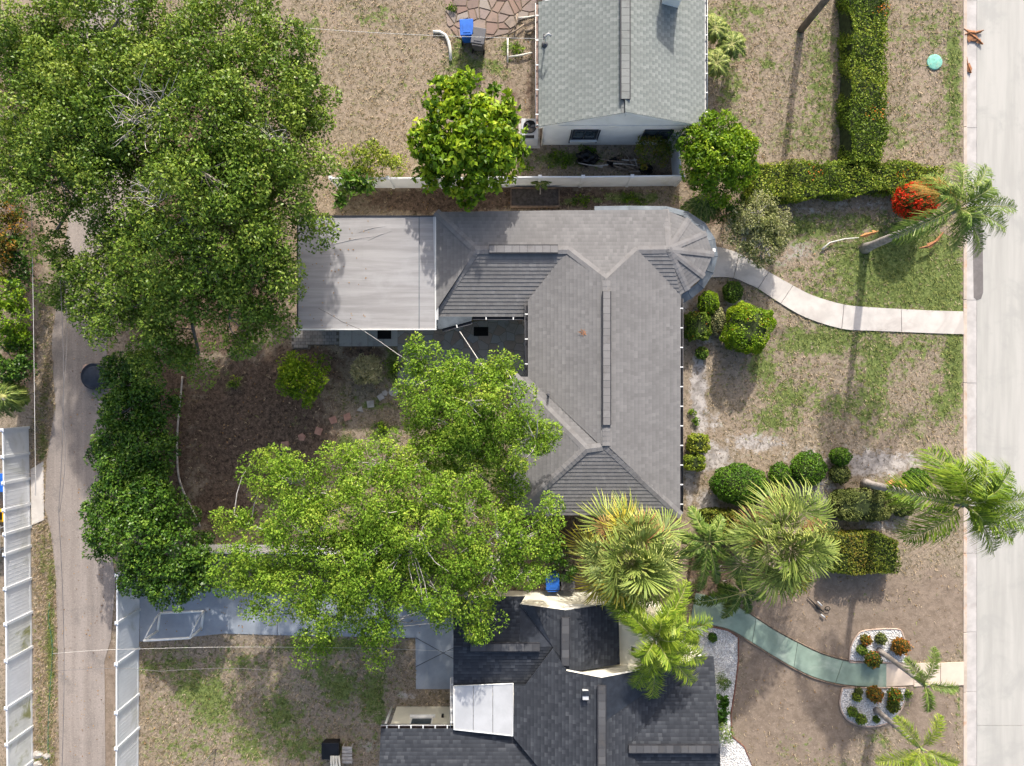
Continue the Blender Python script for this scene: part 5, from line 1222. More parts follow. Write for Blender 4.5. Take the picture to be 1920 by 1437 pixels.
def fan_palm(label, base, hub, hz, n, pet, rad, mat, tone0, yellow=(), dead=(), group='large fan palms', r0=.22):
    b = P(*base); h = P(hub[0], hub[1], hz)
    t = thing('fan_palm', label, 'palm tree', b, group); palm_trunk(t, b, h, r0, r0*.85, M['bark_gray'])
    ga = 2.399963
    for i in range(n):
        f = (i+.5)/n; el = R(78-100*f**.8); az = i*ga+random.uniform(-.4,.4)
        d = Vector((math.cos(az)*math.cos(el), math.sin(az)*math.cos(el), math.sin(el)))
        m_ = M['frond_yellow'] if i in yellow else mat
        fan_frond(t, h, d, pet*(.35+.7*f)*random.uniform(.7,1.2), rad*random.uniform(.75,1.15), m_, tone0+random.uniform(-.1,.1)-.1*f, tilt=random.uniform(-.9,.9), droop=random.uniform(.3,.8))
    for az in dead:
        d = Vector((math.cos(az), math.sin(az), -.15)); fan_frond(t, h, d, pet*.9, rad*.6, M['frond_dead'], .5, nseg=18, droop=.7)
    for k, az in enumerate(dead[:3]):   # seed stalks hanging among the leaves
        mb = MB()
        for q in range(26):
            a0 = h+Vector((math.cos(az+.4)*.9, math.sin(az+.4)*.9, .15)); e = a0+Vector((random.gauss(math.cos(az+.4)*.35,.25), random.gauss(math.sin(az+.4)*.35,.25), random.uniform(.0,.25)))
            mb.tube([a0, (a0+e)/2+Vector((0,0,.08)), e], [.012,.012,.006], 4, cap=False)
        mb.build('seed_stalk', M['dead_leaf'], t)
    return t
fan_palm('large yellow green fan palm at corner of grey and dark roofs', (1165,1000), (1180,1048), 4.2, 40, 1.6, 1.3, M['frond_fan'], .62, yellow=(20,27,33,38), dead=(2.2,1.1,.5,3.4,5.0))
fan_palm('large fan palm standing in front of the rusty hedge', (1420,985), (1472,1020), 3.7, 34, 1.6, 1.3, M['frond_fan'], .58, yellow=(23,34), dead=(1.6,2.6,.3,4.4))
tree('understory_shrub', 'dark green shrub tucked left of the yellow fan palm', 'shrub', (1060,1060), .5, [(1050,1040,1.3,26),(1060,1070,1.2,22),(1035,1020,1.2,16)], M['leaf_glossy'], M['bark_gray'], .05, per=50, k=36, rc=.22, L=.12, W=.06, tone0=.45, tvar=.18, twig_n=8)
tree('purple_shrub', 'thin dark purple leaved shrub between palms and path', 'shrub', (1345,1080), .3, [(1342,1070,.8,20),(1355,1090,.7,14)], mat_leaf('leaf_purple', [(0.02,0.012,0.012),(0.06,0.03,0.035),(0.11,0.06,0.05)], .2), M['bark_pale'], .04, per=40, k=16, rc=.2, L=.1, W=.04, twig_n=40)
tree('understory_shrub', 'olive shrub at the start of the green path', 'shrub', (1300,1105), .3, [(1297,1110,.8,18),(1310,1090,.7,14)], M['leaf_olive'], M['bark_gray'], .04, per=50, k=30, rc=.18, L=.1, W=.05, tone0=.4, tvar=.18, twig_n=6)

# low weeds in the shady yards
for lb, c, r in (('low green weeds left of the branch pile by white house', (1052,298), 26), ('low green weeds between black bag and white house wall', (1105,284), 22), ('weed patch beside the white north fence under lime tree', (985,310), 20),
 ('green ground cover strip behind grey roof beside raised bed', (1090,376), 20), ('green ground cover strip north of the round porch', (1190,374), 26), ('small weed clump on dark soil near alley shrubs', (440,716), 14),
 ('bright weed clump near the pink stepping stones', (628,836), 16), ('green weed patch below the grey stepping stones', (715,800), 20), ('dark green grass patch beside the flagstone patio', (738,690), 20), ('weed clump under the left of airy tree', (890,905), 24),
 ('weed clump in the clutter beside green roof', (968,92), 18), ('weeds at the edge of pink flagstones', (846,16), 10), ('grass tuft by the sandy bed near house gutter', (1296,770), 9), ('small shrub tuft at gutter on sandy bed', (1305,790), 8), ('tuft of weeds on the lawn near pink gravel slabs', (1702,1302), 8)):
    tree('weed_patch', lb, 'plant', c, .08, [(c[0]-r*.3, c[1], .12, r*.7, .25), (c[0]+r*.35, c[1]+r*.1, .12, r*.6, .25)], M['leaf_lime'], M['bark_gray'], .015, per=55, k=16, rc=.14, L=.11, W=.05, tone0=.3, tvar=.2, twig_n=0, inner=.2, group='low weed patches')

# ------------------------------------------------------------------ fences: posts with caps, panels, rails
def vinyl_fence(label, pts_px, h, mat, spacing=None, posts_at=None, slats=0, name='white_fence'):
    """pts_px: base line in px; posts_at: px positions along the line (index list of points)"""
    base = [P(x, y) for x, y in pts_px]
    t = thing(name, label, 'fence', base[0])
    pm = MB().box((0,0,h*.5), (.125,.125,h+.03)).mesh('post', M['white_vinyl'])
    capm = MB(); capm.box((0,0,0), (.16,.16,.03)); capm.poly([(-.07,-.07,.015),(.07,-.07,.015),(0,0,.07)]); capm.poly([(.07,-.07,.015),(.07,.07,.015),(0,0,.07)]); capm.poly([(.07,.07,.015),(-.07,.07,.015),(0,0,.07)]); capm.poly([(-.07,.07,.015),(-.07,-.07,.015),(0,0,.07)])
    capm = capm.mesh('post_cap', M['white_vinyl'])
    inv = Matrix.Translation(base[0]).inverted()
    for i, p in enumerate(base):
        o = bpy.data.objects.new('post', pm); COL.objects.link(o); o.location = p; o.parent = t; o.matrix_parent_inverse = inv
        c = bpy.data.objects.new('post_cap', capm); COL.objects.link(c); c.matrix_basis = Matrix.Translation((0,0,h+.03)); c.parent = o
    for i in range(len(base)-1):
        a, b2 = base[i], base[i+1]; d = b2-a; L = d.length-.125; x = d.normalized(); ang = math.atan2(x.y, x.x); rot = Matrix.Rotation(ang, 3, 'Z'); mid = (a+b2)/2
        mm = mat[i % len(mat)] if isinstance(mat, list) else mat
        pan = MB().box(mid+Vector((0,0,h*.5)), (L, .035, h-.16), rot).build('panel', mm, t)
        for zz in (.07, h-.05):
            MB().box(mid+Vector((0,0,zz)), (L, .055, .11), rot).build('rail', M['white_vinyl'], t)
        if slats:
            n = int(L/.16); sm_ = MB()
            for k in range(1, n):
                q = a+x*(.0625+L*k/n); sm_.box(q+Vector((0,0,h*.5)), (.012,.045,h-.2), rot)
            g = sm_.build('board_joint', mm, pan)
    return t
vinyl_fence('long white vinyl fence between white house and grey roof', [(636,352),(738,352),(830,352),(920,351),(1010,350),(1087,350),(1175,349),(1266,348)], 1.5, M['white_vinyl'])
vinyl_fence('short white vinyl fence return beside the round tree', [(1262,342),(1258,275)], 1.5, M['white_vinyl'])
vinyl_fence('white vinyl fence along the alley by the blue court', [(261,1058),(261,1143),(260,1216),(260,1302),(260,1365),(259,1440),(259,1520)], 1.8, M['white_vinyl'], slats=1)
vinyl_fence('mossy outer white vinyl fence on far side of alley', [(53,802),(54,850),(55,897),(56,945),(57,988),(57,1024),(58,1085),(59,1148),(60,1213),(60,1297),(61,1362),(62,1426),(62,1500)], 1.62, [M['white_vinyl'], M['white_vinyl'], M['white_vinyl'], M['white_vinyl'], M['white_vinyl'], M['white_vinyl'], M['white_vinyl'], M['mossy_vinyl'], M['white_vinyl'], M['mossy_vinyl'], M['mossy_vinyl'], M['mossy_vinyl']], slats=1)
vinyl_fence('white vinyl fence crossing under the airy trees', [(385,1022),(470,1022),(555,1023),(640,1024),(725,1025),(810,1026)], 1.5, M['white_vinyl'])

# ------------------------------------------------------------------ bins, condenser and yard clutter
def bin_(label, c, rotz, mat, h=1.05, name='wheelie_bin'):
    p = P(c[0], c[1], h*.9); p.z = 0; t = thing(name, label, 'bin', p); rt = Matrix.Rotation(rotz, 3, 'Z')
    def at(x, y, z): return p+rt @ Vector((x, y, z))
    MB().box(at(0,0,h*.47), (.58,.66,h*.86), rt, taper=.8).build('body', mat, t, bevel=.03)
    lid = MB().box(at(0,.0,h*.93), (.62,.74,.06), rt).build('lid', mat, t, bevel=.025)
    MB().box(at(0,-.05,h*.965), (.34,.42,.03), rt).build('lid_panel', mat, lid)
    mb = MB(); mb.tube([at(-.24,-.36,h*.9), at(-.22,-.44,h*.92), at(.22,-.44,h*.92), at(.24,-.36,h*.9)], .022, 6); mb.build('handle', mat, t)
    for s_ in (-1, 1):
        mb = MB(); mb.tube([at(s_*.24,-.3,.12), at(s_*.30,-.3,.12)], .12, 12); mb.build('wheel', M['black_rubber'], t)
    return t
bin_('bright blue wheelie bin on the pinkish flagstones', (875,52), .05, M['bin_blue'])
bin_('dark grey wheelie bin beside the blue one', (897,68), -.15, M['bin_gray'])
bin_('blue wheelie bin by cream gable under the fan palm', (1036,1091), .03, M['bin_blue'])
bin_('grey wheelie bin next to cream gable and fan palm', (1065,1092), 0, M['bin_gray'])
# condenser
p = P(993,248,.5); p.z = 0
ac = thing('air_conditioner', 'white air conditioner with round black fan beside white house', 'air conditioner', p)
MB().box(p+Vector((0,0,.45)), (.78,.95,.9)).build('casing', M['metal_white'], ac, bevel=.03)
mb = MB(); mb.lathe(p+Vector((0,.1,.9)), [(.30,0),(.30,.025),(.25,.03),(.25,.012),(.02,.012)], 24); g = mb.build('fan_grille', M['black_plastic'], ac)
for k in range(3):
    an = k*2.094; d = Vector((math.cos(an), math.sin(an), 0)); s_ = Vector((-d.y, d.x, 0))
    mb = MB(); b0 = p+Vector((0,.1,.925)); mb.poly([b0+d*.04-s_*.03, b0+d*.22-s_*.02, b0+d*.22+s_*.10+Vector((0,0,.015)), b0+d*.05+s_*.04]); mb.build('fan_blade', M['bin_gray'], g)
MB().box(p+Vector((-.05,-.36,.905)), (.5,.14,.012)).build('service_panel', M['black_plastic'], ac)
MB().box(p+Vector((0,0,-.01)), (1.0,1.15,.06)).build('pad', M['concrete_path'], ac)
# curved white pipe
mb = MB(); L = [(812,60,.06),(824,60,.07),(835,66,.08),(841,78,.08),(844,92,.07),(845,113,.06)]
mb.tube([P(*q) for q in L], .075, 10); pp = mb.build('curved_pipe', M['pipe_white']); tag(pp, 'curved white plastic pipe lying on the dry lawn', 'pipe')
# bamboo poles and pipes leaning by the white house
for i, (a, bb, lb) in enumerate((((952,72),(952,118),'upright pale pole in the pipe clutter left of green roof'),((954,107),(998,99),'pale pole slanting toward green roof gutter'),((972,34),(1003,30),'short pale pole at the top of the clutter'),((953,66),(983,46),'grey plank leaning upper in the clutter'),((965,60),(970,26),'grey plank standing near flagstones'),((985,60),(1003,52),'thick grey log in the clutter by gutter'))):
    mb = MB(); mb.tube([P(*a, .10), P((a[0]+bb[0])/2, (a[1]+bb[1])/2+1, .16), P(*bb, .12)], .09 if 'log' in lb else .04, 7)
    tag(mb.build('pole', M['pipe_white' if 'pale' in lb else 'dead_wood']), lb, 'pole')
# black bags and branch pile south of the white house
def bag(label, c, r, sx=1.0):
    p = P(*c, .2); p.z = 0
    bm = bmesh.new(); bmesh.ops.create_icosphere(bm, subdivisions=3, radius=1)
    for v in bm.verts:
        q = v.co.copy(); f = 1+.22*math.sin(q.x*5+c[0])*math.cos(q.y*6+q.z*4)+.10*math.sin(q.z*13+q.x*9)
        v.co = Vector((q.x*r*sx*f, q.y*r*.8*f, max(-.02, (q.z+.75)*r*.6*f)))+p
    me = bpy.data.meshes.new('garbage_bag'); bm.to_mesh(me); bm.free()
    for q in me.polygons: q.use_smooth = False
    return tag(link('garbage_bag', me, M['bag_black']), label, 'bag')
M['bag_black'] = mat_plain('bag_black', (0.008, 0.008, 0.010), 0.28, 0.3); 
bag('crumpled black bag on grass near the white fence, left one', (1102,297), .42, 1.2)
bag('black bag beside the branch pile, right one', (1212,318), .30)
bag('black bag under the cut branches', (1150,304), .26)
bp = thing('branch_pile', 'pile of cut grey branches behind the white fence', 'branches', P(1165,312))
for k in range(16):
    a = P(1125+random.random()*80, 298+random.random()*24, .08+.3*random.random()); an = random.uniform(-.7,.7)+(0 if k % 2 else 2.4); l = random.uniform(.6,1.6)
    e = a+Vector((math.cos(an)*l, math.sin(an)*l*.5, random.uniform(-.05,.2))); mb = MB(); mb.tube(curved(a, e, 0, 4, .08), [.04,.036,.03,.024,.015], 6); mb.build('branch', M['dead_wood' if k % 3 else 'bark_pale'], bp)
# raised bed
p = P(1003,372); rb = thing('raised_bed', 'wooden raised planting bed between fence and grey roof', 'planter', p)
w_, d_ = 2.25, .85
MB().box(p+Vector((0,0,.09)), (w_-.06,d_-.06,.16)).build('soil', mat_plain('bed_soil', (0.10,0.085,0.075), .95, .3, 8, bumpy=.5), rb)
for dx, dy, sx, sy in ((0,d_/2,w_,.05),(0,-d_/2,w_,.05),(-w_/2,0,.05,d_-.06),(w_/2,0,.05,d_-.06)): MB().box(p+Vector((dx,dy,.12)), (sx,sy,.26)).build('board', M['wood_plank'], rb)
fr_ = [(1015+20*math.cos(a), 343-13*math.sin(a), .75) for a in (.2, .9, 2.2, 3.0, 4.2, 5.3)]
feather_palm('seedling palm growing in the raised bed by fence', (1012,368), (1012,346), .9, fr_, M['frond_green'], .16, .2, tone0=.45, plume=0, r0=.03, r1=.025, n=18, shaft=False, name='seedling_palm')
# garden edge log line, disc, stepping stones
L = [(342,706),(339,740),(334,790),(332,830),(333,875),(338,905),(350,935),(364,962),(376,988)]
mb = MB(); mb.tube([P(x, y, .04) for x, y in dens(L)], .045, 6); tag(mb.build('garden_border', M['bark_pale']), 'thin pale curved border line on the dark garden soil', 'border')
p = P(183,706); p.z = .0
t = thing('round_cover', 'round blue black disc lying on alley under shrubs', 'cover', p)
mb = MB(); mb.lathe(p, [(.62,0),(.62,.28),(.58,.34),(.53,.31)], 30); mb.build('rim', mat_plain('disc_dark', (0.02,0.026,0.04), .5, .2), t)
mb = MB(); mb.lathe(p+Vector((0,0,.30)), [(.54,-.02),(.45,.02),(.02,.05)], 30); mb.build('top', mat_plain('disc_top', (0.03,0.038,0.055), .5, .2), t)
p = P(163,691); mb = MB(); mb.lathe(p, [(.2,0),(.2,.022),(.02,.026)], 20); tag(mb.build('manhole_cover', M['rust_gutter']), 'small rusty round cover set in the alley', 'cover')
M['step_gray'] = mat_plain('step_gray', (0.42,0.39,0.36), .85, .15, 5, bumpy=.3); M['step_pink'] = mat_plain('step_pink', (0.42,0.235,0.18), .85, .15, 5, bumpy=.3); M['step_dark'] = mat_plain('step_dark', (0.06,0.06,0.065), .85, .15, 5)
ST = [((738,735),7.5,'step_gray','octagonal grey stepping stone nearest the patio',8),((714,745),6.5,'step_gray','square grey stepping stone second from patio',4),((695,758),7.5,'step_gray','square grey stepping stone third from patio',4),((676,768),6,'step_gray','broken grey stepping stone before the pink ones',3),
 ((651,782),7.5,'step_pink','bright pink stepping stone on sunny patch, right one',4),((625,788),7.5,'step_pink','bright pink stepping stone on sunny patch, left one',4),((597,809),7.5,'step_pink','pink stepping stone right of the greyish pink one',4),((566,820),6.5,'step_pink','small dull pink stepping stone mid path',5),((534,835),8,'step_pink','dull pink stepping stone above the dark one',4),((525,852),7.5,'step_dark','dark slate stepping stone among pink ones',4),((511,854),7.5,'step_pink','last pink stepping stone at the left end',4),((722,737),5,'step_gray','small grey stone chip beside octagonal stone',5)]
for (c, r, mt, lb, ns) in ST:
    p = P(*c); a0 = random.uniform(0, 1.5); rr = r/40*1.25
    pts = [(p.x+math.cos(a0+2*math.pi*k/ns)*rr*random.uniform(.9,1.05), p.y+math.sin(a0+2*math.pi*k/ns)*rr*random.uniform(.9,1.05)) for k in range(ns)]
    tag(MB().prism(pts, -.03, .035).build('stepping_stone', M[mt], bevel=.008), lb, 'stone', 'stepping stones across the back garden')
    NOGRASS.append([(c[0]-r,c[1]-r),(c[0]+r,c[1]-r),(c[0]+r,c[1]+r),(c[0]-r,c[1]+r)])
# ------------------------------------------------------------------ patios of separate stones
def voronoi_patio(root, name, region, sites, mat, gap=.012, z0=-.02, z1=.03):
    reg = [tuple(P(x, y).xy) for x, y in region]
    a = sum(reg[i][0]*reg[(i+1)%len(reg)][1]-reg[(i+1)%len(reg)][0]*reg[i][1] for i in range(len(reg)))
    if a < 0: reg = reg[::-1]
    S_ = [tuple(P(x, y).xy) for x, y in sites]
    for i, s in enumerate(S_):
        cell = list(reg)
        for j, q in enumerate(S_):
            if i == j: continue
            mx, my = (s[0]+q[0])/2, (s[1]+q[1])/2; dx, dy = q[0]-s[0], q[1]-s[1]; l = math.hypot(dx, dy)
            if l > 4: continue
            mx -= dx/l*gap; my -= dy/l*gap
            cell = clip_half(cell, mx, my, dx, dy)
            if len(cell) < 3: break
        if len(cell) >= 3: MB().prism(cell, z0, z1+random.uniform(-.008,.008)).build(name, mat, root)
def clip_half(poly, mx, my, nx, ny):
    out = []
    for k in range(len(poly)):
        p, q = poly[k], poly[(k+1)%len(poly)]; sp = (p[0]-mx)*nx+(p[1]-my)*ny; sq = (q[0]-mx)*nx+(q[1]-my)*ny
        if sp <= 0: out.append(p)
        if sp*sq < 0:
            t = sp/(sp-sq); out.append((p[0]+(q[0]-p[0])*t, p[1]+(q[1]-p[1])*t))
    return out
def jsites(x0, x1, y0, y1, step, jit=.42):
    return [(x+random.uniform(-jit,jit)*step, y+random.uniform(-jit,jit)*step) for x in np.arange(x0+step/2, x1, step) for y in np.arange(y0+step/2, y1, step)]
M['grout'] = mat_plain('grout', (0.15,0.13,0.11), .95, .2, 5)
M['flag_gray'] = mat_objrand('flag_gray', [(0.34,0.32,0.29),(0.42,0.40,0.38),(0.38,0.32,0.28),(0.42,0.32,0.27),(0.36,0.37,0.38),(0.46,0.43,0.40)])
M['flag_pink'] = mat_objrand('flag_pink', [(0.30,0.20,0.155),(0.34,0.27,0.22),(0.27,0.175,0.14),(0.35,0.30,0.26),(0.22,0.15,0.12),(0.32,0.25,0.22)])
pr = [(746,622),(1000,590),(1000,760),(960,730),(746,722)]
pat = MB().prism([tuple(P(x, y).xy) for x, y in pr], -.06, .008).build('flagstone_patio', M['grout'])
tag(pat, 'grey flagstone patio in the corner of the grey roof', 'patio', kind='structure'); NOGRASS.append(pr)
voronoi_patio(pat, 'flagstone', pr, jsites(746,1000,590,760,17), M['flag_gray'], .008)
pr2 = [(636,615),(746,615),(746,650),(636,650)]
wk = MB().prism([tuple(P(x, y).xy) for x, y in pr2], -.06, .008).build('side_walk', M['grout']); tag(wk, 'pale grey slab walk along the flat roof', 'pavement', kind='structure'); NOGRASS.append(pr2)
for x0, x1 in ((636,660),(660,690),(690,720),(720,746)): MB().prism([tuple(P(x, y).xy) for x, y in ((x0+.4,615),(x1-.4,615),(x1-.4,649.5),(x0+.4,649.5))], -.02, .03).build('walk_slab', M['flag_walk'] if 'flag_walk' in M else M.setdefault('flag_walk', mat_objrand('flag_walk', [(0.50,0.48,0.45),(0.56,0.54,0.51),(0.44,0.44,0.42)])), wk)
pv = [(547,618),(636,618),(636,648),(582,648),(582,655),(547,655)]
pvr = MB().prism([tuple(P(x, y).xy) for x, y in pv], -.06, .008).build('paver_walk', M['grout']); tag(pvr, 'walk of small grey pavers at the flat roof corner', 'pavement', kind='structure'); NOGRASS.append(pv)
M['paver'] = mat_objrand('paver', [(0.33,0.31,0.29),(0.40,0.37,0.35),(0.28,0.27,0.26)])
pvm = MB().box((0,0,0), (.205,.135,.05)).mesh('paver', M['paver'])
for j in range(6):
    for i in range(-1, 12):
        x = 551+i*8.9+(4.4 if j % 2 else 0); y = 620+j*5.9
        if x < 549 or x > 633 or (y > 646 and x > 580): continue
        o = bpy.data.objects.new('paver', pvm); COL.objects.link(o); q = P(x, y); o.location = (q.x, q.y, .008+random.uniform(-.003,.003)); o.parent = pvr
pr3 = [(832,-30),(1010,-30),(1006,30),(975,38),(955,62),(930,68),(905,75),(860,72),(838,45)]
pk_ = MB().poly([(*P(x, y).xy, .004) for x, y in reversed(pr3)]).build('pink_patio', mat_plain('patio_dirt', (0.20,0.155,0.11), .95, .3, 4)); tag(pk_, 'pinkish irregular flagstone patio at the top', 'patio', kind='structure'); NOGRASS.append(pr3)
voronoi_patio(pk_, 'flagstone', pr3, jsites(832,1010,-30,76,19,.6), M['flag_pink'], .03, -.02, .035)
# brown leaf scraps on the pink patio
def mat_on(label, c, w, d, name='doormat'):
    p = P(*c); o = MB().box((p.x, p.y, .05), (w, d, .025)).build(name, M['black_rubber'], bevel=.006); return tag(o, label, 'mat')
mat_on('black rubber mat on the flagstone patio', (902,622), .68, .42); mat_on('black mat on the pale side walk', (721,628), .64, .40)
p = P(895,600); 
# ------------------------------------------------------------------ gravel beds with small plants
gm_, nt, b = newmat('white_gravel')
pos = geo_pos(nt); vo = N(nt, 'ShaderNodeTexVoronoi'); vo.inputs['Scale'].default_value = 16; nt.links.new(pos, vo.inputs['Vector'])
n1 = noise(nt, 8, 3, .6, pos)
c = mix(nt, smooth(nt, vo.outputs['Distance'], .25, .55), (0.78,0.78,0.78), (0.42,0.41,0.40)); c = mix(nt, math_(nt,'MULTIPLY',smooth(nt, n1, .6, .7),.6), c, (0.30,0.26,0.22))
nt.links.new(c, b.inputs['Base Color']); b.inputs['Roughness'].default_value = .9; bump(nt, b, vo.outputs['Distance'], .8, .03); M['gravel'] = gm_
def bed(label, outline, nst, edge_mat):
    pts = [P(x, y) for x, y in outline]
    o = MB().poly([(q.x, q.y, .02) for q in (reversed(pts) if True else pts)]).build('gravel_bed', M['gravel']); tag(o, label, 'gravel', kind='structure'); NOGRASS.append(outline)
    A = np.array(outline); cnt = 0; xs = A[:,0].min()+np.ptp(A[:,0])*RNG.random(nst*2); ysn = A[:,1].min()+np.ptp(A[:,1])*RNG.random(nst*2)
    ok = inpoly(xs, ysn, outline); xs = xs[ok][:nst]; ysn = ysn[ok][:nst]
    C = np.stack([(xs-960)/40, (718.5-ysn)/40, np.full(len(xs), .025)], 1); r = .018+.03*RNG.random(len(xs))
    tri = []
    for k in range(4):
        a0 = k*math.pi/2+RNG.random(len(xs)); a1 = a0+1.7
        tri.append(np.stack([C+np.stack([np.cos(a0)*r, np.sin(a0)*r, -.01+0*r], 1), C+np.stack([np.cos(a1)*r, np.sin(a1)*r, -.01+0*r], 1), C+np.stack([0*r, 0*r, r*.9], 1)], 1))
    s = link('pebbles', quads_mesh('pebbles', np.concatenate(tri), M['pebble'], np.tile(RNG.random(len(xs)), 4), nper=3), None, o); s['kind'] = 'stuff'
    if edge_mat:
        mb = MB(); mb.tube([(q.x, q.y, .035) for q in pts]+[(pts[0].x, pts[0].y, .035)], .035, 5); mb.build('bed_edging', edge_mat, o)
    return o
M['pebble'] = mat_leaf('pebble', [(0.5,0.48,0.46),(0.75,0.75,0.75),(0.85,0.85,0.86)], .0, .9, .1)
M['edge_pink'] = mat_plain('edge_pink', (0.50,0.38,0.31), .85, .15, 4); M['edge_red'] = mat_plain('edge_red', (0.22,0.10,0.07), .85, .2, 4)
bed('white gravel bed above the green path with orange plants', dens([(1592,1242),(1594,1215),(1606,1192),(1622,1182),(1680,1179),(1692,1190),(1698,1215),(1698,1243)]), 2600, M['edge_pink'])
bed('white gravel bed below the green path with orange plants', dens([(1579,1290),(1574,1315),(1578,1335),(1592,1352),(1620,1362),(1650,1360),(1675,1348),(1692,1325),(1698,1305),(1697,1289)]), 2600, M['edge_pink'])
bed('long white gravel bed beside the dark roofed house', [(1270,1178),(1300,1170),(1330,1174),(1365,1182),(1384,1195),(1384,1240),(1378,1290),(1370,1340),(1372,1380),(1395,1400),(1412,1440),(1345,1445),(1335,1300),(1325,1240),(1270,1240)], 4200, M['edge_red'])
CR = [((1624,1200),9,.5,'leaf_croton','flower_orange','small orange tipped croton, upper left in upper gravel bed',.55),((1616,1219),9,.45,'leaf_topiary',None,'small green plant at left in upper gravel bed',.55),((1637,1237),14,.6,'leaf_rust','flower_orange','round olive croton at path edge in upper gravel bed',.5),((1652,1198),10,.4,'leaf_olive',None,'thin dusky plant at the top of upper gravel bed',.4),((1688,1212),15,.7,'leaf_croton','flower_orange','large orange croton at right in upper gravel bed',.7),
 ((1607,1307),8,.4,'leaf_hedge',None,'small yellow green plant, upper left in lower gravel bed',.55),((1640,1302),14,.6,'leaf_croton','flower_orange','large orange croton at top in lower gravel bed',.6),((1678,1305),12,.6,'leaf_topiary','flower_orange','rounded green croton at right in lower gravel bed',.6),((1598,1335),9,.4,'leaf_topiary',None,'small green plant at left in lower gravel bed',.45),((1615,1349),9,.4,'leaf_topiary',None,'small bright plant at bottom in lower gravel bed',.6),((1675,1325),11,.5,'leaf_rust',None,'dark rusty plant below rounded croton in lower bed',.35),((1610,1297),7,.35,'leaf_olive',None,'thin dusky plant at top left of lower gravel bed',.3),((1643,1349),6,.3,'leaf_topiary',None,'tiny green sprout at bottom right of lower bed',.5),
 ((1336,1196),8,.4,'leaf_boxwood',None,'small dark round plant on long gravel bed',.3),((1298,1194),11,.5,'leaf_rust',None,'dark plant beside porch on long gravel bed',.2)]
for c, r, h, mt, fl_, lb, tn in CR:
    shrub('bed_plant', lb, c, (r, r), h, M[mt], 'ball', tone0=tn, tvar=.22, dens=520, L=.09, W=.045, rough=.16, flowers=(M[fl_], 26, .07) if fl_ else None, group='small plants in the gravel beds', cat='plant')
for lb, c, r in (('grassy plant along dark roof edge, upper', (1356,1272), 15), ('grassy plant along dark roof edge, lower', (1357,1375), 16), ('dark leafy plant by roof edge, middle upper', (1352,1310), 9), ('dark leafy plant by roof edge, middle lower', (1354,1338), 9)):
    tree('border_plant', lb, 'plant', c, .2, [(c[0],c[1],.5,r),(c[0]+4,c[1]+10,.4,r*.7)], M['frond_green' if 'grassy' in lb else 'leaf_boxwood'], M['bark_gray'], .02, per=60, k=26, rc=.18, L=.2, W=.03 if 'grassy' in lb else .1, tone0=.5 if 'grassy' in lb else .12, tvar=.2, twig_n=0, group='plants along the dark roof edge')
# ------------------------------------------------------------------ goal, poles, odds and ends
g = thing('soccer_goal', 'small white pipe soccer goal on the blue court', 'soccer goal', P(330,1172))
pz = 1.2; A_ = P(270,1201.5,pz); B_ = P(355.5,1196.5,pz); A0 = Vector((A_.x,A_.y,.02)); B0 = Vector((B_.x,B_.y,.02)); C0 = P(300,1150,.03); D0 = P(382,1146.5,.03)
def pipe(nm, pts, r=.055): 
    mb = MB(); mb.tube(pts, r, 8); return mb.build(nm, M['white_paint'], g)
pipe('crossbar', [A_, B_]); pipe('post', [A0, A_]); pipe('post', [B0, B_]); pipe('ground_bar', [A0, C0]); pipe('ground_bar', [B0, D0]); pipe('back_bar', [C0, D0])
pipe('stay', [A_, A_+Vector((.12,.35,-.1)), C0+Vector((0,-.05,.25)), C0], .03); pipe('stay', [B_, B_+Vector((.12,.35,-.1)), D0+Vector((0,-.05,.25)), D0], .03)
p = P(405,1405); t = thing('clothes_pole', 'thin dark pole with white top on dry lawn', 'pole', p)
mb = MB(); mb.tube([p-Vector((0,0,.1)), p+Vector((-.05,.0,1.8))], .03, 7); mb.build('pole', M['pole_wood'], t)
q = p+Vector((-.05,0,1.8)); mb = MB(); mb.lathe(q, [(.07,-.02),(.1,.03),(.05,.08)], 10); mb.build('cap', M['white_paint'], t)
MB().box(q+Vector((-.25,-.25,-.05)), (.75,.05,.04), Matrix.Rotation(.8,3,'Z')).build('arm', M['black_plastic'], t)
p = P(620,1407,.4); p.z = 0; t = thing('storage_tub', 'black open tub with pale sticks at the bottom edge', 'tub', p)
MB().box(p+Vector((0,0,.25)), (.82,.8,.5), taper=.85).build('tub', M['black_plastic'], t, bevel=.04)
for k in range(6):
    a = p+Vector((.05+k*.07,-.2,.5)); mb = MB(); mb.tube([a, a+Vector((random.uniform(-.1,.15),-.75,.12))], .045, 6); mb.build('stick', M['pipe_white'], t)
p = P(650,1418,.4); p.z = 0; t = thing('lounge_seat', 'small grey slatted seat at the bottom edge beside tub', 'chair', p)
for k in range(5): MB().box(p+Vector((0,.32-k*.16,.3)), (.46,.13,.04)).build('slat', M['step_gray'], t)
for sx in (-.2,.2):
    for sy in (-.35,.35): MB().box(p+Vector((sx,sy,.14)), (.05,.05,.28)).build('leg', M['step_gray'], t)
p = P(1531,1138,.05); t = thing('garden_tool', 'dark rod with ring and chrome pieces lying on bare ground', 'garden tool', p)
z9 = lambda x, y: P(1440+x/9.6, 1080+y/9.6, .06)
mb = MB(); mb.tube([z9(715,385), z9(820,490), z9(900,580), z9(990,640)], [.02,.03,.05,.03], 7); mb.build('rod', M['black_plastic'], t)
for a, bb in (((890,460),(965,535)),((950,690),(1015,745))):
    mb = MB(); mb.tube([z9(*a)+Vector((0,0,.03)), z9(*bb)+Vector((0,0,.03))], .035, 7); mb.build('chrome_piece', M['metal_white'], t)
c = z9(1068,590); mb = MB(); mb.tube([c+Vector((math.cos(a)*.12, math.sin(a)*.10, .02)) for a in np.linspace(0, 6.283, 14)], .018, 5); mb.build('ring', M['black_rubber'], t)
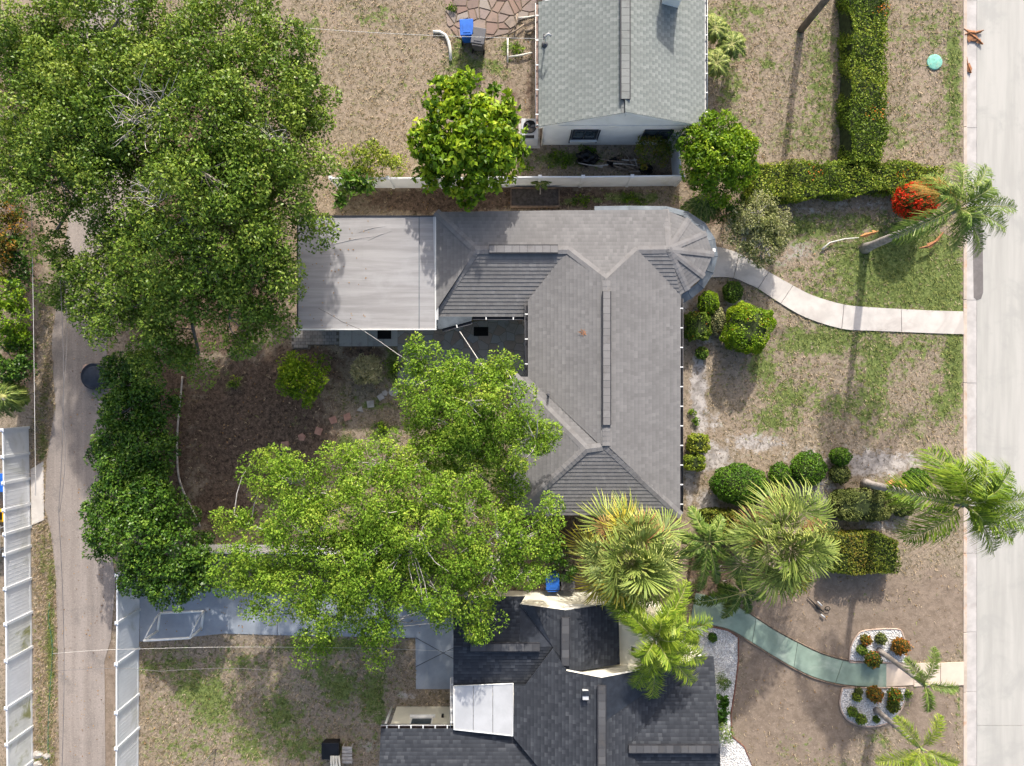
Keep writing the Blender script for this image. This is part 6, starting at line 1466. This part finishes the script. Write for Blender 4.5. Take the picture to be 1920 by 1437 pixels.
# green valve cover on the lawn
p = P(1752,117); mb = MB(); mb.lathe(p, [(.36,-.02),(.36,.03),(.32,.045),(.02,.06)], 28); t = tag(mb.build('utility_cover', mat_plain('cover_green', (0.20,0.50,0.40), .7, .12, 6, stain=((0.35,0.48,0.36),.5))), 'round mint green utility cover set in the lawn', 'cover')
# fallen palm boots and fronds by the kerb
def boot(label, pts, w, z=.05, mat=None):
    mb = MB(); pts = [P(x, y, z) for x, y in pts]
    for i in range(len(pts)-1):
        a, b2 = pts[i], pts[i+1]; d = (b2-a).normalized(); s_ = Vector((-d.y, d.x, 0)); f0 = math.sin(math.pi*(i+.15)/(len(pts)-.7)); f1 = math.sin(math.pi*(i+1.15)/(len(pts)-.7))
        for sg in (-1, 1):
            jw = random.uniform(.35, 1.25); f0, f1 = f0*random.uniform(.7,1.2), f1*jw
            q = [a+Vector((0,0,.05)), a+s_*sg*w*f0, b2+s_*sg*w*f1, b2+Vector((0,0,.05))]
            mb.poly(q if sg > 0 else q[::-1])
        mb.tube([a+Vector((0,0,.05)), b2+Vector((0,0,.05))], .025, 5, cap=False)
    return tag(mb.build('fallen_frond', mat or M['dead_leaf']), label, 'palm debris')
boot('large brown fallen palm sheath on the street at top right', [(1806,55),(1815,62),(1825,70),(1834,76),(1842,84)], .28, -.03)
boot('brown fallen palm piece lying against the larger sheath', [(1843,58),(1836,60),(1828,63),(1818,62),(1808,66)], .12, -.02)
boot('small brown palm sheath lying in the gutter', [(1811,108),(1813,120),(1817,131),(1820,138)], .14, -.05)
boot('thin brown dead frond hanging below the leaning street palm', [(1722,466),(1740,462),(1756,452),(1768,436)], .14, .35)
boot('orange dead palm sheath beside the leaning trunk', [(1612,444),(1624,440),(1636,437),(1646,434)], .13, .3, M['frond_orange'] if 'frond_orange' in M else M.setdefault('frond_orange', mat_plain('frond_orange', (0.50,0.24,0.09), .8, .2, 6)))
boot('orange dead palm sheath by the second street palm trunk', [(1660,908),(1676,906),(1690,908),(1702,914)], .20, .6, M['frond_orange'])
boot('tan dead palm sheath by the dark roofed house door', [(1248,1150),(1262,1140),(1272,1150),(1268,1165)], .25, .5, M['frond_orange'])
mb = MB(); mb.tube([P(1541,468,.1), P(1556,455,.15), P(1585,448,.2), P(1610,446,.25)], [.05,.03,.025,.02], 6); tag(mb.build('dead_stalk', M['pipe_white']), 'pale curved dead frond stalk on the sandy lawn', 'palm debris')
# things behind the outer fence at the left edge
p = P(4,905,.5); MB_ = thing('storage_box', 'blue plastic box behind the outer fence at left edge', 'box', (p.x, p.y, 0)); MB().box((p.x-.2, p.y, .3), (.7,.8,.55), taper=.9).build('box_body', M['bin_blue'], MB_, bevel=.03); MB().box((p.x-.2, p.y, .59), (.74,.84,.05)).build('box_lid', M['bin_blue'], MB_)
p = P(0,968,.4); MB_ = thing('toy_car', 'yellow toy behind the outer fence at left edge', 'toy', (p.x, p.y, 0)); ym = mat_plain('toy_yellow', (0.75,0.42,0.02), .45, .1)
MB().box((p.x-.1, p.y, .25), (.55,.6,.25)).build('toy_body', ym, MB_, bevel=.05); MB().box((p.x-.1, p.y+.02, .42), (.36,.34,.14)).build('toy_cab', M['black_plastic'], MB_)
for sx in (-.3, .12):
    for sy in (-.2, .2):
        mb = MB(); mb.tube([(p.x+sx-.04, p.y+sy, .12), (p.x+sx+.06, p.y+sy, .12)], .12, 10); mb.build('toy_wheel', M['black_rubber'], MB_)
p = P(0,1010,.5); MB_ = thing('folding_table', 'white table top behind the outer fence at left edge', 'table', (p.x, p.y, 0)); MB().box((p.x-.3, p.y, .72), (.9,1.3,.05)).build('table_top', M['white_paint'], MB_)
for sx in (-.35, .35):
    for sy in (-.5, .5): MB().box((p.x-.3+sx, p.y+sy, .35), (.05,.05,.69)).build('leg', M['metal_white'], MB_)
# utility pole and wires
up_b = P(1502,56); t = thing('utility_pole', 'grey wooden utility pole leaning out at the top edge', 'pole', up_b)
mb = MB(); mb.tube([up_b-Vector((0,0,.1)), up_b+Vector((0,0,4.5)), up_b+Vector((0.1,.05,9.2))], [.17,.15,.12], 12); mb.build('pole', M['pole_wood'], t)
MB().box(up_b+Vector((.1,.05,8.6)), (2.2,.1,.12)).build('cross_arm', M['pole_wood'], t)
for s_ in (-.9,-.4,.4,.9):
    mb = MB(); mb.lathe(up_b+Vector((.1+s_,.05,8.66)), [(.05,0),(.07,.08),(.04,.16)], 8); mb.build('insulator', M['bin_gray'], t)
def wire(label, pts, r=.014, mat=None, sag=.25):
    pts = [P(*q) for q in pts]; out = []
    for i in range(len(pts)-1):
        for k in range(8):
            f = k/8; out.append(pts[i].lerp(pts[i+1], f)-Vector((0,0,sag*math.sin(math.pi*f))))
    out.append(pts[-1]); mb = MB(); mb.tube(out, r, 4); return tag(mb.build('wire', mat or M['wire']), label, 'wire')
wire('pale overhead wire from the shade tree to the service mast', [(380,38,6.5),(1018,73,3.6)], .009, M['wire_white'])
wire('pale overhead wire down the left edge of the alley', [(58,300,5.6),(63,620,5.6),(67,930,5.6)], .011, M['wire_white'], .0)
wire('dark overhead wire along the alley centre', [(112,500,6.0),(110,960,6.0),(114,1500,6.0)], .014)
wire('second dark overhead wire parallel over the alley', [(119,500,6.0),(116,760,6.0),(112,960,6.0)], .010)
wire('pale overhead wire crossing alley toward dark roof', [(98,1226,5.0),(262,1217,4.6),(560,1214,4.0),(850,1222,3.2)], .006, M['wire_white'], .1)
wire('thin dark wire crossing alley over the fence', [(112,1258,5.4),(300,1259,5.0),(520,1258,4.4)], .008)
wire('dark slack cable across the flat grey roof', [(597,578,3.6),(640,603,3.3),(684,622,3.2)], .012)
wire('white service cable dropping past the side walk', [(684,622,3.2),(745,664,3.4),(800,700,4.0)], .008, M['wire_white'])
wire('white service cable from the cricket roof over patio', [(862,622,2.7),(912,698,3.2),(935,740,3.6)], .020, M['wire_white'], .1)
wire('thin wire across the outer fence to the pole', [(10,890,3.0),(66,890,5.6)], .009)
wire('second thin wire across the outer fence', [(8,950,3.0),(60,943,4.0)], .009)
# garden hose
L = [(93,1130),(91,1160),(97,1200),(98,1228),(94,1290),(91,1340),(90,1400),(92,1437)]
mb = MB(); mb.tube([P(x, y, .03) for x, y in dens(L)], .022, 5); tag(mb.build('garden_hose', mat_plain('hose_green', (0.06,0.16,0.10), .5, .15)), 'thin green hose in grass strip left of alley', 'hose')
# rocks beside the outer fence
for i, (x, y, r, lb) in enumerate(((72,1415,.20,'pale rock low beside the outer fence'),(88,1418,.16,'pale rock nearest alley at lower left'),(70,1433,.18,'pale rock at the bottom edge by outer fence'))):
    p = P(x, y); bm = bmesh.new(); bmesh.ops.create_icosphere(bm, subdivisions=2, radius=1)
    for v in bm.verts:
        f = 1+.2*math.sin(v.co.x*4+i)*math.cos(v.co.y*5+i*2)+.1*math.sin(v.co.z*7); v.co = Vector((v.co.x*r*1.3*f, v.co.y*r*f, max(-.03, v.co.z*r*.6*f)))+p
    me = bpy.data.meshes.new('rock'); bm.to_mesh(me); bm.free(); tag(link('rock', me, M['step_gray']), lb, 'rock', 'rocks by the outer fence')

# ------------------------------------------------------------------ grass tufts, fallen leaves
def tufts():
    n = 95000
    X = 250+1560*RNG.random(n); Y = -30+1500*RNG.random(n)
    extra = 9000; X = np.concatenate([X, 62+45*RNG.random(extra)]); Y = np.concatenate([Y, 560+900*RNG.random(extra)])
    g, s, m_, b_ = ground_masks(X, Y)
    keep = area_mask(X, Y) & (RNG.random(len(X)) < np.clip(.50+.7*g-.75*s-.75*m_-.62*b_, .03, 1))
    X, Y, g, m_, b_ = X[keep], Y[keep], g[keep], m_[keep], b_[keep]
    n = len(X); C = np.stack([(X-960)/40, (718.5-Y)/40, np.zeros(n)], 1)
    pn_ = np.sin(C[:,0]*2.1+C[:,1]*1.3)*.12+np.sin(C[:,0]*.9-C[:,1]*2.3)*.12
    isg = RNG.random(n) < np.clip((g+pn_-.16)*1.5, .06, .95)
    tone = np.where(isg, .62+.38*RNG.random(n), .38*RNG.random(n))
    out = []; tn = []
    for k in range(3):
        a = RNG.random(n)*6.283; l = (.06+.09*RNG.random(n))*np.where(isg, 1.2, 1.0); w = .008+.012*RNG.random(n)
        d = np.stack([np.cos(a), np.sin(a), 0*a], 1); s_ = np.stack([-np.sin(a), np.cos(a), 0*a], 1)
        B0 = C+RNG.normal(0,.03,(n,3))*np.array([1,1,0]); tip = B0+d*(l*.9)[:,None]+np.array([0,0,1])*(l*(.3+.6*RNG.random(n)))[:,None]
        out.append(np.stack([B0-s_*w[:,None], B0+s_*w[:,None], tip], 1)); tn.append(tone)
    o = link('grass', quads_mesh('grass', np.concatenate(out), M['grass_blade'], np.concatenate(tn), nper=3))
    tag(o, 'sparse dry and green grass tufts over the lawns', 'grass', kind='stuff')
tufts()
def litter():
    n = 5200
    X = 60+1740*RNG.random(n); Y = 1437*RNG.random(n)
    g, s, m_, b_ = ground_masks(X, Y); keep = area_mask(X, Y) & (RNG.random(n) < np.clip(.05+.8*m_+.35*b_+.25*s, 0, 1)); X, Y = X[keep], Y[keep]; n = len(X)
    C = np.stack([(X-960)/40, (718.5-Y)/40, np.full(n,.02)], 1)
    V = leaf_quads(C, RNG.normal(0,1,(n,3))*np.array([1,1,.1]), norm_rows(RNG.normal(0,.3,(n,3))+np.array([0,0,1])), .05+.08*RNG.random(n), .03+.04*RNG.random(n))
    tag(link('leaf_litter', quads_mesh('leaf_litter', V, M['frond_dead'], RNG.random(n))), 'scattered brown fallen leaves on soil and bare earth', 'leaf litter', kind='stuff')
litter()

# a few fallen leaves on the flat roof, road edge and court
def roof_litter(label, region, z, n, name='roof_leaves'):
    a = P(region[0], region[1], z); b2 = P(region[2], region[3], z)
    C = np.stack([a.x+(b2.x-a.x)*RNG.random(n), a.y+(b2.y-a.y)*RNG.random(n), np.full(n, z+.012)], 1)
    V = leaf_quads(C, RNG.normal(0,1,(n,3))*np.array([1,1,.05]), norm_rows(RNG.normal(0,.2,(n,3))+np.array([0,0,1])), .05+.06*RNG.random(n), .025+.03*RNG.random(n))
    tag(link(name, quads_mesh(name, V, M['frond_dead'], RNG.random(n))), label, 'leaf litter', kind='stuff')
roof_litter('scattered brown leaves on the flat grey roof near the shade tree', (562,410,700,612), 2.66, 60)
roof_litter('scattered brown leaves on the blue grey court', (300,1125,840,1190), .018, 90, 'court_leaves')
roof_litter('scattered leaves and twigs on the alley', (115,600,195,1430), .014, 150, 'alley_leaves')
